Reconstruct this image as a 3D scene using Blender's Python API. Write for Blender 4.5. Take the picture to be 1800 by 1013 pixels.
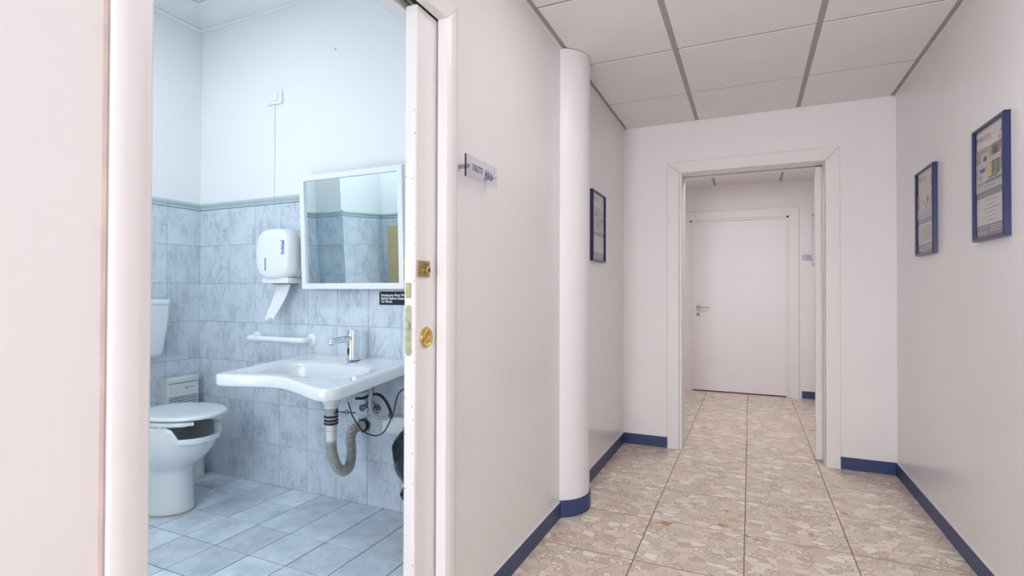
import bpy, bmesh, math, random
from mathutils import Matrix, Vector

random.seed(7)
R = math.radians
scene = bpy.context.scene
for o in list(bpy.data.objects):
    bpy.data.objects.remove(o)
COL = scene.collection

# ------------------------------------------------------------------ camera
HC = 1.134
yaw, pit, rol = R(24.414), R(0.580), R(0.173)
fw = Vector((-math.sin(yaw) * math.cos(pit), math.cos(yaw) * math.cos(pit), math.sin(pit)))
rt = Vector((math.cos(yaw), math.sin(yaw), 0))
up = rt.cross(fw)
rt2 = rt * math.cos(rol) + up * math.sin(rol)
up2 = up * math.cos(rol) - rt * math.sin(rol)
cam_d = bpy.data.cameras.new('camera')
cam = bpy.data.objects.new('camera', cam_d)
COL.objects.link(cam)
M = Matrix(((rt2.x, up2.x, -fw.x, 0), (rt2.y, up2.y, -fw.y, 0), (rt2.z, up2.z, -fw.z, HC), (0, 0, 0, 1)))
cam.matrix_world = M
cam_d.sensor_fit = 'HORIZONTAL'
cam_d.sensor_width = 36
cam_d.lens = 921.2 / 1800 * 36
cam_d.clip_start = 0.02
cam_d.dof.use_dof = True
cam_d.dof.focus_distance = 3.0
cam_d.dof.aperture_fstop = 4.5
scene.camera = cam

# ------------------------------------------------------------------ light and exposure
world = bpy.data.worlds.new('world')
scene.world = world
world.use_nodes = True
world.node_tree.nodes['Background'].inputs[0].default_value = (0.9, 0.93, 1, 1)
world.node_tree.nodes['Background'].inputs[1].default_value = 0.0
vs = scene.view_settings
vs.view_transform = 'Standard'
vs.look = 'None'
vs.exposure = 0.06
vs.gamma = 1.0
vs.use_curve_mapping = False

def area(name, loc, sx, sy, power, col):
    d = bpy.data.lights.new(name, 'AREA')
    d.shape = 'RECTANGLE'
    d.size, d.size_y = sx, sy
    d.energy = power
    d.color = col
    o = bpy.data.objects.new(name, d)
    o.location = loc
    COL.objects.link(o)
    return o

WARM = (1.0, 0.955, 0.97)
COOL = (0.80, 0.92, 1.0)
LILAC = (1.0, 0.93, 1.0)
LAMPS = [
    ('lamp_light', (-0.025, 1.812, 2.372), 0.58, 0.58, 1.7, WARM),
    ('lamp_light', (0.555, -0.801, 2.372), 0.46, 0.58, 5, WARM),
    ('lamp_light', (-2.55, 1.12, 2.80), 0.45, 0.45, 9, COOL),
    ('lamp_light', (-0.03, 4.876, 2.372), 0.58, 0.58, 12, LILAC),
]
LAMP_OBJ = [area(*a) for a in LAMPS]
# added fill light behind the camera, set at a made-up glazed door
FILL_BACK = area('added_fill', (-0.415, -4.16, 1.12), 0.80, 1.95, 92, (0.965, 0.962, 1.03))
FILL_BACK.rotation_euler = (R(90), 0, 0)
# added fill to even out the toilet room, at a made-up unseen window
FILL_BATH = area('added_fill', (-2.00, 0.60, 1.10), 0.80, 1.30, 8.2, COOL)
FILL_BATH.rotation_euler = (R(90), 0, 0)

# ------------------------------------------------------------------ materials
MATS = {}

def new_mat(name):
    m = bpy.data.materials.new(name)
    m.use_nodes = True
    nt = m.node_tree
    b = nt.nodes['Principled BSDF']
    MATS[name] = m
    return m, nt, b

def mat(name, col, rough=0.5, metal=0.0, var=0.03, nscale=6.0, bump=0.0, bscale=200.0, coat=0.0, emit=None, estr=0.0, spec=0.5):
    """plain material with a little procedural variation of its own colour"""
    m, nt, b = new_mat(name)
    N, L = nt.nodes, nt.links
    tc = N.new('ShaderNodeTexCoord')
    no = N.new('ShaderNodeTexNoise')
    no.inputs['Scale'].default_value = nscale
    no.inputs['Detail'].default_value = 3
    L.new(tc.outputs['Object'], no.inputs['Vector'])
    rp = N.new('ShaderNodeValToRGB')
    c0 = [max(0, c * (1 - var)) for c in col]
    c1 = [min(1, c * (1 + var)) for c in col]
    rp.color_ramp.elements[0].position = 0.3
    rp.color_ramp.elements[1].position = 0.7
    rp.color_ramp.elements[0].color = (*c0, 1)
    rp.color_ramp.elements[1].color = (*c1, 1)
    L.new(no.outputs['Fac'], rp.inputs['Fac'])
    L.new(rp.outputs['Color'], b.inputs['Base Color'])
    b.inputs['Roughness'].default_value = rough
    b.inputs['Metallic'].default_value = metal
    b.inputs['Specular IOR Level'].default_value = spec
    b.inputs['Coat Weight'].default_value = coat
    b.inputs['Coat Roughness'].default_value = 0.05
    if emit:
        b.inputs['Emission Color'].default_value = (*emit, 1)
        b.inputs['Emission Strength'].default_value = estr
    if bump:
        n2 = N.new('ShaderNodeTexNoise')
        n2.inputs['Scale'].default_value = bscale
        n2.inputs['Detail'].default_value = 4
        L.new(tc.outputs['Object'], n2.inputs['Vector'])
        bp = N.new('ShaderNodeBump')
        bp.inputs['Strength'].default_value = bump
        bp.inputs['Distance'].default_value = 0.002
        L.new(n2.outputs['Fac'], bp.inputs['Height'])
        L.new(bp.outputs['Normal'], b.inputs['Normal'])
    return m

def terrazzo():
    m, nt, b = new_mat('terrazzo')
    N, L = nt.nodes, nt.links
    geo = N.new('ShaderNodeNewGeometry')
    oi = N.new('ShaderNodeObjectInfo')
    sc = N.new('ShaderNodeVectorMath'); sc.operation = 'SCALE'
    cb = N.new('ShaderNodeCombineXYZ')
    L.new(oi.outputs['Random'], cb.inputs[0]); L.new(oi.outputs['Random'], cb.inputs[1])
    L.new(cb.outputs[0], sc.inputs[0]); sc.inputs['Scale'].default_value = 37.0
    ad = N.new('ShaderNodeVectorMath'); ad.operation = 'ADD'
    L.new(geo.outputs['Position'], ad.inputs[0]); L.new(sc.outputs[0], ad.inputs[1])
    # wobble, so that the chips get ragged outlines
    wn = N.new('ShaderNodeTexNoise'); wn.inputs['Scale'].default_value = 22; wn.inputs['Detail'].default_value = 2
    L.new(ad.outputs[0], wn.inputs['Vector'])
    ws = N.new('ShaderNodeVectorMath'); ws.operation = 'SCALE'; ws.inputs['Scale'].default_value = 0.012
    L.new(wn.outputs['Color'], ws.inputs[0])
    a2 = N.new('ShaderNodeVectorMath'); a2.operation = 'ADD'
    L.new(ad.outputs[0], a2.inputs[0]); L.new(ws.outputs[0], a2.inputs[1])
    mp = N.new('ShaderNodeMapping'); mp.inputs['Scale'].default_value = (0.82, 1.12, 1.0); mp.inputs['Rotation'].default_value = (0, 0, 0.35)
    L.new(a2.outputs[0], mp.inputs['Vector'])

    def chips(scale, w0, w1):
        v = N.new('ShaderNodeTexVoronoi'); v.voronoi_dimensions = '2D'; v.inputs['Scale'].default_value = scale
        e = N.new('ShaderNodeTexVoronoi'); e.voronoi_dimensions = '2D'; e.feature = 'DISTANCE_TO_EDGE'; e.inputs['Scale'].default_value = scale
        L.new(mp.outputs[0], v.inputs['Vector']); L.new(mp.outputs[0], e.inputs['Vector'])
        s = N.new('ShaderNodeSeparateColor'); L.new(v.outputs['Color'], s.inputs[0])
        rp = N.new('ShaderNodeValToRGB')
        cr = rp.color_ramp; cr.interpolation = 'CONSTANT'
        stops = [(0, (0.657, 0.538, 0.413)), (.10, (0.763, 0.655, 0.538)), (.24, (0.837, 0.731, 0.619)), (.40, (0.795, 0.690, 0.576)), (.54, (0.901, 0.812, 0.706)),
                 (.68, (0.731, 0.629, 0.518)), (.76, (0.848, 0.721, 0.600)), (.84, (0.950, 0.898, 0.806)), (.93, (0.784, 0.619, 0.490)), (.96, (0.721, 0.670, 0.614)), (.993, (0.583, 0.325, 0.125))]
        cr.elements[0].position, cr.elements[0].color = 0, (*stops[0][1], 1)
        cr.elements[1].position, cr.elements[1].color = stops[1][0], (*stops[1][1], 1)
        for p, c in stops[2:]:
            q = cr.elements.new(p); q.color = (*c, 1)
        L.new(s.outputs[0], rp.inputs['Fac'])
        mr = N.new('ShaderNodeMapRange'); mr.inputs['From Min'].default_value = w0; mr.inputs['From Max'].default_value = w1
        L.new(e.outputs['Distance'], mr.inputs['Value'])
        return rp.outputs['Color'], mr.outputs[0], s.outputs[1]
    ca, fa, ra = chips(21, .045, .09)
    cbb, fb, _ = chips(46, .06, .15)
    binder = (.56, .465, .345, 1)

    def mix(f, a, c):
        x = N.new('ShaderNodeMix'); x.data_type = 'RGBA'
        L.new(f, x.inputs[0])
        for s_, i in ((a, 6), (c, 7)):
            if isinstance(s_, tuple): x.inputs[i].default_value = s_
            else: L.new(s_, x.inputs[i])
        return x.outputs[2]
    small = mix(fb, binder, cbb)
    th = N.new('ShaderNodeMath'); th.operation = 'GREATER_THAN'; th.inputs[1].default_value = 0.30
    L.new(ra, th.inputs[0])
    mul = N.new('ShaderNodeMath'); mul.operation = 'MULTIPLY'
    L.new(th.outputs[0], mul.inputs[0]); L.new(fa, mul.inputs[1])
    col = mix(mul.outputs[0], small, ca)
    # dirt clouds
    dn = N.new('ShaderNodeTexNoise'); dn.inputs['Scale'].default_value = 3.5; dn.inputs['Detail'].default_value = 5
    L.new(geo.outputs['Position'], dn.inputs['Vector'])
    mx = N.new('ShaderNodeMix'); mx.data_type = 'RGBA'; mx.blend_type = 'MULTIPLY'; mx.inputs[0].default_value = 0.25
    L.new(col, mx.inputs[6])
    rp = N.new('ShaderNodeValToRGB'); rp.color_ramp.elements[0].color = (.7, .66, .62, 1); rp.color_ramp.elements[0].position = .3; rp.color_ramp.elements[1].position = .65
    L.new(dn.outputs['Fac'], rp.inputs[0]); L.new(rp.outputs[0], mx.inputs[7])
    L.new(mx.outputs[2], b.inputs['Base Color'])
    b.inputs['Roughness'].default_value = 0.24
    return m

def marble(name, base, vein, scale=5.0, rough=0.22):
    m, nt, b = new_mat(name)
    N, L = nt.nodes, nt.links
    geo = N.new('ShaderNodeNewGeometry'); oi = N.new('ShaderNodeObjectInfo')
    cb = N.new('ShaderNodeCombineXYZ')
    for i in range(3): L.new(oi.outputs['Random'], cb.inputs[i])
    sc = N.new('ShaderNodeVectorMath'); sc.operation = 'SCALE'; sc.inputs['Scale'].default_value = 53.0
    L.new(cb.outputs[0], sc.inputs[0])
    ad = N.new('ShaderNodeVectorMath'); ad.operation = 'ADD'
    L.new(geo.outputs['Position'], ad.inputs[0]); L.new(sc.outputs[0], ad.inputs[1])
    mp = N.new('ShaderNodeMapping'); mp.inputs['Rotation'].default_value = (R(32), R(32), 0); mp.inputs['Scale'].default_value = (1.0, 1.0, 0.42)
    L.new(ad.outputs[0], mp.inputs['Vector'])
    n1 = N.new('ShaderNodeTexNoise'); n1.inputs['Scale'].default_value = scale * 3.2; n1.inputs['Detail'].default_value = 7; n1.inputs['Roughness'].default_value = 0.62; n1.inputs['Distortion'].default_value = 0.7
    L.new(mp.outputs[0], n1.inputs['Vector'])
    # veins where the noise crosses its middle
    sb = N.new('ShaderNodeMath'); sb.operation = 'SUBTRACT'; sb.inputs[1].default_value = 0.5
    L.new(n1.outputs['Fac'], sb.inputs[0])
    ab = N.new('ShaderNodeMath'); ab.operation = 'ABSOLUTE'; L.new(sb.outputs[0], ab.inputs[0])
    rp = N.new('ShaderNodeValToRGB')
    rp.color_ramp.elements[0].position = 0.0; rp.color_ramp.elements[0].color = (1, 1, 1, 1)
    rp.color_ramp.elements[1].position = 0.055; rp.color_ramp.elements[1].color = (0, 0, 0, 1)
    L.new(ab.outputs[0], rp.inputs[0])
    n2 = N.new('ShaderNodeTexNoise'); n2.inputs['Scale'].default_value = scale * 1.5; n2.inputs['Detail'].default_value = 4
    L.new(ad.outputs[0], n2.inputs['Vector'])
    r2 = N.new('ShaderNodeValToRGB'); r2.color_ramp.elements[0].position = .36; r2.color_ramp.elements[1].position = .68
    L.new(n2.outputs['Fac'], r2.inputs[0])
    mu = N.new('ShaderNodeMath'); mu.operation = 'MULTIPLY'
    L.new(rp.outputs[0], mu.inputs[0]); L.new(r2.outputs[0], mu.inputs[1])
    cl = N.new('ShaderNodeMix'); cl.data_type = 'RGBA'
    cl.inputs[6].default_value = (*base, 1); cl.inputs[7].default_value = (*[a * .72 + c * .28 for a, c in zip(base, vein)], 1)
    L.new(r2.outputs[0], cl.inputs[0])
    mx = N.new('ShaderNodeMix'); mx.data_type = 'RGBA'; mx.inputs[7].default_value = (*vein, 1)
    L.new(mu.outputs[0], mx.inputs[0]); L.new(cl.outputs[2], mx.inputs[6])
    L.new(mx.outputs[2], b.inputs['Base Color'])
    b.inputs['Roughness'].default_value = rough
    return m

def floor_tile_mat():
    m, nt, b = new_mat('bath_floor_tile')
    N, L = nt.nodes, nt.links
    geo = N.new('ShaderNodeNewGeometry'); oi = N.new('ShaderNodeObjectInfo')
    cb = N.new('ShaderNodeCombineXYZ')
    for i in range(3): L.new(oi.outputs['Random'], cb.inputs[i])
    sc = N.new('ShaderNodeVectorMath'); sc.operation = 'SCALE'; sc.inputs['Scale'].default_value = 41.0
    L.new(cb.outputs[0], sc.inputs[0])
    ad = N.new('ShaderNodeVectorMath'); ad.operation = 'ADD'
    L.new(geo.outputs['Position'], ad.inputs[0]); L.new(sc.outputs[0], ad.inputs[1])
    n1 = N.new('ShaderNodeTexNoise'); n1.inputs['Scale'].default_value = 9; n1.inputs['Detail'].default_value = 6; n1.inputs['Roughness'].default_value = .65
    L.new(ad.outputs[0], n1.inputs['Vector'])
    rp = N.new('ShaderNodeValToRGB')
    rp.color_ramp.elements[0].position = .32; rp.color_ramp.elements[0].color = (.50, .575, .65, 1)
    rp.color_ramp.elements[1].position = .62; rp.color_ramp.elements[1].color = (.70, .785, .87, 1)
    L.new(n1.outputs['Fac'], rp.inputs[0])
    # small pits
    mp = N.new('ShaderNodeMapping'); mp.inputs['Scale'].default_value = (1, .45, 1); L.new(ad.outputs[0], mp.inputs[0])
    n2 = N.new('ShaderNodeTexNoise'); n2.inputs['Scale'].default_value = 75; n2.inputs['Detail'].default_value = 3
    L.new(mp.outputs[0], n2.inputs['Vector'])
    r2 = N.new('ShaderNodeValToRGB'); r2.color_ramp.elements[0].position = .66; r2.color_ramp.elements[1].position = .74
    L.new(n2.outputs['Fac'], r2.inputs[0])
    mx = N.new('ShaderNodeMix'); mx.data_type = 'RGBA'; mx.inputs[7].default_value = (.30, .33, .35, 1)
    ms = N.new('ShaderNodeMath'); ms.operation = 'MULTIPLY'; ms.inputs[1].default_value = .7
    L.new(r2.outputs[0], ms.inputs[0]); L.new(ms.outputs[0], mx.inputs[0]); L.new(rp.outputs[0], mx.inputs[6])
    hs = N.new('ShaderNodeHueSaturation')
    mr = N.new('ShaderNodeMapRange'); mr.inputs['To Min'].default_value = .86; mr.inputs['To Max'].default_value = 1.06
    L.new(oi.outputs['Random'], mr.inputs['Value']); L.new(mr.outputs[0], hs.inputs['Value'])
    L.new(mx.outputs[2], hs.inputs['Color'])
    L.new(hs.outputs[0], b.inputs['Base Color'])
    b.inputs['Roughness'].default_value = .38
    return m

def clear_mat(name, tint, refl=0.06, alpha=1.0):
    """thin clear sheet: lets light straight through, with fresnel gloss"""
    m = bpy.data.materials.new(name); m.use_nodes = True
    nt = m.node_tree; N, L = nt.nodes, nt.links
    out = N['Material Output']; N.remove(N['Principled BSDF'])
    tr = N.new('ShaderNodeBsdfTransparent'); tr.inputs[0].default_value = (*tint, 1)
    gl = N.new('ShaderNodeBsdfGlossy'); gl.inputs['Roughness'].default_value = .03
    lw = N.new('ShaderNodeLayerWeight'); lw.inputs[0].default_value = .5
    pw = N.new('ShaderNodeMath'); pw.operation = 'POWER'; pw.inputs[1].default_value = 4.0
    L.new(lw.outputs['Facing'], pw.inputs[0])
    fr = N.new('ShaderNodeMath'); fr.operation = 'MULTIPLY_ADD'; fr.inputs[1].default_value = .4; fr.inputs[2].default_value = .03
    L.new(pw.outputs[0], fr.inputs[0])
    mx = N.new('ShaderNodeMixShader')
    L.new(fr.outputs[0], mx.inputs[0]); L.new(tr.outputs[0], mx.inputs[1]); L.new(gl.outputs[0], mx.inputs[2])
    L.new(mx.outputs[0], out.inputs[0])
    MATS[name] = m
    return m

mat('wall_paint', (.89, .875, .88), .2, var=.012, nscale=2.5, bump=.05, bscale=60)
mat('end_wall_paint', (.895, .875, .87), .45, var=.012, nscale=2.5, bump=.05, bscale=60)
mat('column_paint', (.85, .835, .85), .3, var=.01)
mat('bath_paint', (.86, .875, .885), .6, var=.01, nscale=2)
mat('plaster', (.86, .88, .89), .6, var=.01)
mat('ceiling_panel', (.93, .90, .90), .85, var=.015, nscale=3, bump=.05, bscale=150)
mat('ceiling_tee', (.43, .40, .375), .55, var=.03)
mat('dark_void', (.02, .02, .02), .9)
mat('skirting_blue', (.034, .058, .165), .42, var=.08, nscale=14, bump=.08, bscale=90)
mat('caulk', (.78, .77, .78), .5)
mat('door_white', (.89, .87, .87), .35, var=.012, nscale=5)
mat('casing_white', (.89, .875, .88), .32, var=.012, nscale=5)
mat('far_door_white', (.87, .84, .85), .4, var=.012, nscale=5)
mat('far_casing', (.87, .85, .835), .4, var=.012, nscale=5)
mat('grout_floor', (.21, .17, .125), .8, var=.15, nscale=30)
mat('grout_bath', (.13, .135, .13), .8, var=.2, nscale=25)
mat('grout_wall', (.50, .54, .57), .8, var=.1, nscale=25)
mat('dado_glaze', (.46, .565, .585), .15, var=.05, nscale=12, coat=.4)
mat('ceramic', (.76, .79, .815), .08, var=.008, coat=.5)
mat('toilet_ceramic', (.76, .79, .81), .10, var=.008, coat=.5)
mat('seat_plastic', (.70, .76, .78), .16, var=.01, coat=.2)
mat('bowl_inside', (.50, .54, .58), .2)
mat('cistern_plastic', (.74, .795, .815), .35, var=.01)
mat('heater_plastic', (.63, .69, .70), .45, var=.015)
mat('heater_side', (.60, .66, .67), .45, var=.015)
mat('dark_slot', (.06, .065, .07), .7)
mat('white_plastic', (.86, .88, .90), .3, var=.01)
mat('grey_plastic', (.48, .52, .56), .4)
mat('window_grey', (.30, .34, .38), .2)
mat('mirror_frame', (.84, .865, .885), .4, var=.01)
mat('chrome', (.80, .82, .84), .07, 1.0, var=.02)
mat('dull_chrome', (.36, .375, .385), .25, 1.0, var=.1, nscale=40)
mat('steel', (.50, .48, .47), .35, 1.0, var=.05)
mat('brass', (.72, .50, .16), .24, 1.0, var=.08, nscale=30)
mat('old_brass', (.50, .40, .20), .38, 1.0, var=.2, nscale=60)
mat('lock_plate', (.46, .47, .28), .45, .75, var=.18, nscale=50)
mat('black_rubber', (.015, .015, .017), .45)
mat('black_sign', (.008, .011, .016), .35)
mat('sign_white', (.80, .85, .90), .5)
mat('bin_bag', (.012, .014, .018), .22, var=.3, nscale=12)
mat('hose_grey', (.42, .415, .41), .5, var=.12, nscale=40)
mat('pipe_grey', (.40, .43, .43), .45, var=.1)
mat('pipe_white', (.74, .75, .74), .4)
mat('paper', (.86, .88, .89), .8, var=.02)
mat('ink_blue', (.05, .13, .62), .5)
mat('ink_navy', (.03, .09, .30), .5)
mat('frame_blue', (.020, .033, .115), .25, var=.05)
mat('mdf_red', (.30, .09, .05), .7)
mat('red_paint', (.55, .03, .04), .4)
mat('green_paint', (.03, .28, .10), .4)
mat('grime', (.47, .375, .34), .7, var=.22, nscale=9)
mat('sealant', (.42, .37, .30), .6, var=.15, nscale=40)
mat('tan_board', (.60, .46, .24), .55, var=.06, nscale=9)
mat('diffuser', (.9, .9, .9), .5, emit=(1, .95, .95), estr=4.0)
mat('diffuser_cool', (.9, .9, .9), .5, emit=(.8, .92, 1), estr=5.0)
mat('frosted', (.85, .87, .88), .6, emit=(1, .97, .98), estr=1.2)  # glow for the panes of the added door and window
mat('lamp_frame', (.8, .8, .8), .4)
for nm, c in dict(pr_white=(.80, .78, .77), pr_cream=(.74, .69, .62), pr_grey=(.30, .31, .36), pr_light=(.62, .65, .70), pr_pale=(.70, .72, .76), pr_orange=(.75, .27, .12), pr_dark=(.12, .11, .13),
                  pr_beige=(.52, .45, .37), pr_yellow=(.75, .66, .22), pr_brown=(.28, .22, .20), pr_green=(.10, .36, .16), pr_red=(.72, .17, .09), pr_text=(.42, .39, .38), pr_skin=(.76, .50, .30), pr_teal=(.50, .58, .62)).items():
    mat(nm, c, .6, var=.04, nscale=40)
m, nt, b = new_mat('mirror_glass')
b.inputs['Base Color'].default_value = (.83, .915, .915, 1); b.inputs['Metallic'].default_value = 1; b.inputs['Roughness'].default_value = .012
clear_mat('acrylic', (.93, .93, .95))
clear_mat('pane', (.97, .97, .97))
clear_mat('acrylic_edge', (.28, .25, .42))
terrazzo()
marble('wall_tile', (.665, .735, .815), (.40, .465, .55))
floor_tile_mat()

# ------------------------------------------------------------------ mesh helpers
def link(name, me, material=None, parent=None):
    o = bpy.data.objects.new(name, me)
    COL.objects.link(o)
    if material is not None:
        for mm in (material if isinstance(material, (list, tuple)) else [material]):
            me.materials.append(MATS[mm])
    if parent is not None:
        o.parent = parent
    return o

def fin(bm, name, material=None, parent=None, smooth=None):
    bmesh.ops.recalc_face_normals(bm, faces=bm.faces)
    me = bpy.data.meshes.new(name)
    bm.to_mesh(me); bm.free()
    if smooth is not None:
        for p in me.polygons: p.use_smooth = True
        me.set_sharp_from_angle(angle=R(smooth))
    return link(name, me, material, parent)

def add_box(bm, x0, x1, y0, y1, z0, z1, bev=0.0, seg=1, mi=0):
    b2 = bmesh.new()
    bmesh.ops.create_cube(b2, size=1)
    for v in b2.verts:
        v.co = Vector(((x0 + x1) / 2 + v.co.x * (x1 - x0), (y0 + y1) / 2 + v.co.y * (y1 - y0), (z0 + z1) / 2 + v.co.z * (z1 - z0)))
    if bev:
        bmesh.ops.bevel(b2, geom=list(b2.edges), offset=bev, segments=seg, affect='EDGES', profile=.5)
    merge(bm, b2, mi)

def merge(bm, b2, mi=0, mtx=None):
    vm = {}
    for v in b2.verts:
        vm[v] = bm.verts.new(mtx @ v.co if mtx else v.co)
    for f_ in b2.faces:
        try:
            g = bm.faces.new([vm[v] for v in f_.verts]); g.material_index = mi; g.smooth = f_.smooth
        except ValueError:
            pass
    b2.free()

def box(name, x0, x1, y0, y1, z0, z1, material, parent=None, bev=0.0, seg=1, smooth=None):
    bm = bmesh.new()
    add_box(bm, x0, x1, y0, y1, z0, z1, bev, seg)
    return fin(bm, name, material, parent, 35 if (bev and seg > 1 and smooth is None) else smooth)

def boxes(name, lst, material, parent=None, bev=0.0):
    bm = bmesh.new()
    for a in lst: add_box(bm, *a, bev)
    return fin(bm, name, material, parent)

def add_loft(bm, rings, cap0=True, cap1=True, closed=True, mi=0):
    vr = [[bm.verts.new(p) for p in r] for r in rings]
    n = len(vr[0])
    for a, b_ in zip(vr[:-1], vr[1:]):
        for i in range(n if closed else n - 1):
            j = (i + 1) % n
            f_ = bm.faces.new((a[i], a[j], b_[j], b_[i])); f_.material_index = mi
    if cap0: bm.faces.new(vr[0][::-1]).material_index = mi
    if cap1: bm.faces.new(vr[-1]).material_index = mi

def frame_at(d):
    d = d.normalized()
    a = Vector((0, 0, 1)) if abs(d.z) < .9 else Vector((1, 0, 0))
    s = d.cross(a).normalized()
    return s, s.cross(d).normalized()

def add_tube(bm, pts, r, n=12, cap=True, mi=0):
    """tube along pts; r a number or one per point; transported frame"""
    pts = [Vector(p) for p in pts]
    rs = r if isinstance(r, (list, tuple)) else [r] * len(pts)
    s = None; rings = []
    for i, p in enumerate(pts):
        d = (pts[min(i + 1, len(pts) - 1)] - pts[max(i - 1, 0)])
        if d.length < 1e-9: d = Vector((0, 0, 1))
        d.normalize()
        if s is None: s, _ = frame_at(d)
        s = (s - d * s.dot(d)).normalized()
        t = d.cross(s)
        rings.append([p + (s * math.cos(2 * math.pi * k / n) + t * math.sin(2 * math.pi * k / n)) * rs[i] for k in range(n)])
    add_loft(bm, rings, cap, cap, mi=mi)

def tube(name, pts, r, material, parent=None, n=12, smooth=40):
    bm = bmesh.new(); add_tube(bm, pts, r, n)
    return fin(bm, name, material, parent, smooth)

def spline(ctrl, n=12):
    """Catmull-Rom through control points"""
    P = [Vector(c) for c in ctrl]
    P = [P[0] * 2 - P[1]] + P + [P[-1] * 2 - P[-2]]
    out = []
    for i in range(1, len(P) - 2):
        for k in range(n):
            t = k / n
            a, b_, c, d = P[i - 1], P[i], P[i + 1], P[i + 2]
            out.append(.5 * ((2 * b_) + (c - a) * t + (2 * a - 5 * b_ + 4 * c - d) * t * t + (3 * b_ - a - 3 * c + d) * t ** 3))
    out.append(P[-2])
    return out

def lathe(name, prof, origin, axis, material, parent=None, n=32, smooth=35):
    """prof: (radius, height) pairs along axis"""
    ax = Vector(axis).normalized(); s, t = frame_at(ax)
    bm = bmesh.new(); o = Vector(origin)
    rings = [[o + ax * hh + (s * math.cos(2 * math.pi * k / n) + t * math.sin(2 * math.pi * k / n)) * max(rr, 1e-5) for k in range(n)] for rr, hh in prof]
    add_loft(bm, rings)
    return fin(bm, name, material, parent, smooth)

def prism(name, poly, fn, d0, d1, material, parent=None, smooth=None, m0=0, m1=0):
    """extrude a 2-D outline (a, b) along d; fn(a, b, d) gives the point; m0/m1 mitre the ends by the outline's a"""
    bm = bmesh.new()
    add_loft(bm, [[Vector(fn(a, b_, d0 + m0 * a)) for a, b_ in poly], [Vector(fn(a, b_, d1 + m1 * a)) for a, b_ in poly]])
    return fin(bm, name, material, parent, smooth)

def rrect(x0, x1, y0, y1, r, n=6):
    out = []
    for cx, cy_, a0 in ((x1 - r, y1 - r, 0), (x0 + r, y1 - r, 90), (x0 + r, y0 + r, 180), (x1 - r, y0 + r, 270)):
        for k in range(n + 1):
            a = R(a0 + 90 * k / n)
            out.append((cx + r * math.cos(a), cy_ + r * math.sin(a)))
    return out

def empty(name, loc):
    o = bpy.data.objects.new(name, None)
    o.empty_display_size = .05
    o.location = loc
    COL.objects.link(o)
    return o

def thing(name, label, cat, loc=(0, 0, 0), group=None):
    o = empty(name, loc)
    tag(o, label, cat, group)
    return o

def tag(o, label, cat, group=None):
    o['label'] = label; o['category'] = cat
    if group: o['group'] = group
    return o

def struct(o, label=None):
    o['kind'] = 'structure'
    if label: o['label'] = label
    return o

def adopt(root):
    """parts are modelled in world coordinates: keep them there under a root that stands at the thing's base"""
    inv = Matrix.Translation(root.location).inverted()
    for c in root.children:
        c.matrix_parent_inverse = inv

TEXT_CACHE = {}
def text(name, body, size, mtx, material, parent=None, align='LEFT', depth=.0004, bold=0.0, narrow=1.0):
    cu = bpy.data.curves.new(name, 'FONT')
    cu.body = body; cu.size = size; cu.align_x = align; cu.extrude = depth; cu.resolution_u = 3; cu.offset = bold
    tmp = bpy.data.objects.new('tmp_text', cu)
    COL.objects.link(tmp)
    bpy.context.view_layer.update()
    me = bpy.data.meshes.new_from_object(tmp.evaluated_get(bpy.context.evaluated_depsgraph_get()))
    bpy.data.objects.remove(tmp)
    me.transform(mtx @ Matrix.Diagonal((narrow, 1, 1, 1)))
    me.name = name
    me.materials.clear()
    return link(name, me, material, parent)

def basis(origin, ex, ey):
    ex = Vector(ex).normalized(); ey = Vector(ey).normalized(); ez = ex.cross(ey)
    return Matrix(((ex.x, ey.x, ez.x, origin[0]), (ex.y, ey.y, ez.y, origin[1]), (ex.z, ey.z, ez.z, origin[2]), (0, 0, 0, 1)))

PIECES = {}
def piece(name, x0, x1, y0, y1, z0, z1, material, parent, bev=.0012):
    """a tile, slab or panel; alike pieces share one mesh"""
    k = (name, round(x1 - x0, 4), round(y1 - y0, 4), round(z1 - z0, 4), material)
    if k not in PIECES:
        bm = bmesh.new()
        a, b_, c = (x1 - x0) / 2, (y1 - y0) / 2, (z1 - z0) / 2
        add_box(bm, -a, a, -b_, b_, -c, c, min(bev, a * .4, b_ * .4, c * .4))
        bmesh.ops.recalc_face_normals(bm, faces=bm.faces)
        me = bpy.data.meshes.new(name); bm.to_mesh(me); bm.free(); me.materials.append(MATS[material])
        PIECES[k] = me
    o = bpy.data.objects.new(name, PIECES[k])
    o.location = ((x0 + x1) / 2, (y0 + y1) / 2, (z0 + z1) / 2)
    COL.objects.link(o); o.parent = parent
    return o

def cuts(a, b_, j0, step, mn=.02):
    """joints of a running grid between a and b"""
    k = math.ceil((a + mn - j0) / step)
    out = [a]
    while j0 + k * step < b_ - mn:
        out.append(j0 + k * step); k += 1
    return out + [b_]

# ------------------------------------------------------------------ key dimensions
XL, XR, YF, ZC = -.881, .842, 4.003, 2.392       # corridor: left wall, right wall, end wall, ceiling
YB0 = -4.2                                       # corridor end behind the photographer
XB, YB, YBF, ZB = -3.232, 2.247, .57, 2.955        # bathroom: left wall, sink wall, front wall, ceiling
XBR = -1.02                                      # bathroom side of the corridor wall
YR, XRL, XRR = 6.521, -1.7, 1.5                  # room beyond the end doorway
DO0, DO1, DH = .525, 1.415, 2.005                # toilet doorway
EO0, EO1, EH = -.456, .453, 2.018                # end doorway
SK = .078                                        # skirting height

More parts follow.
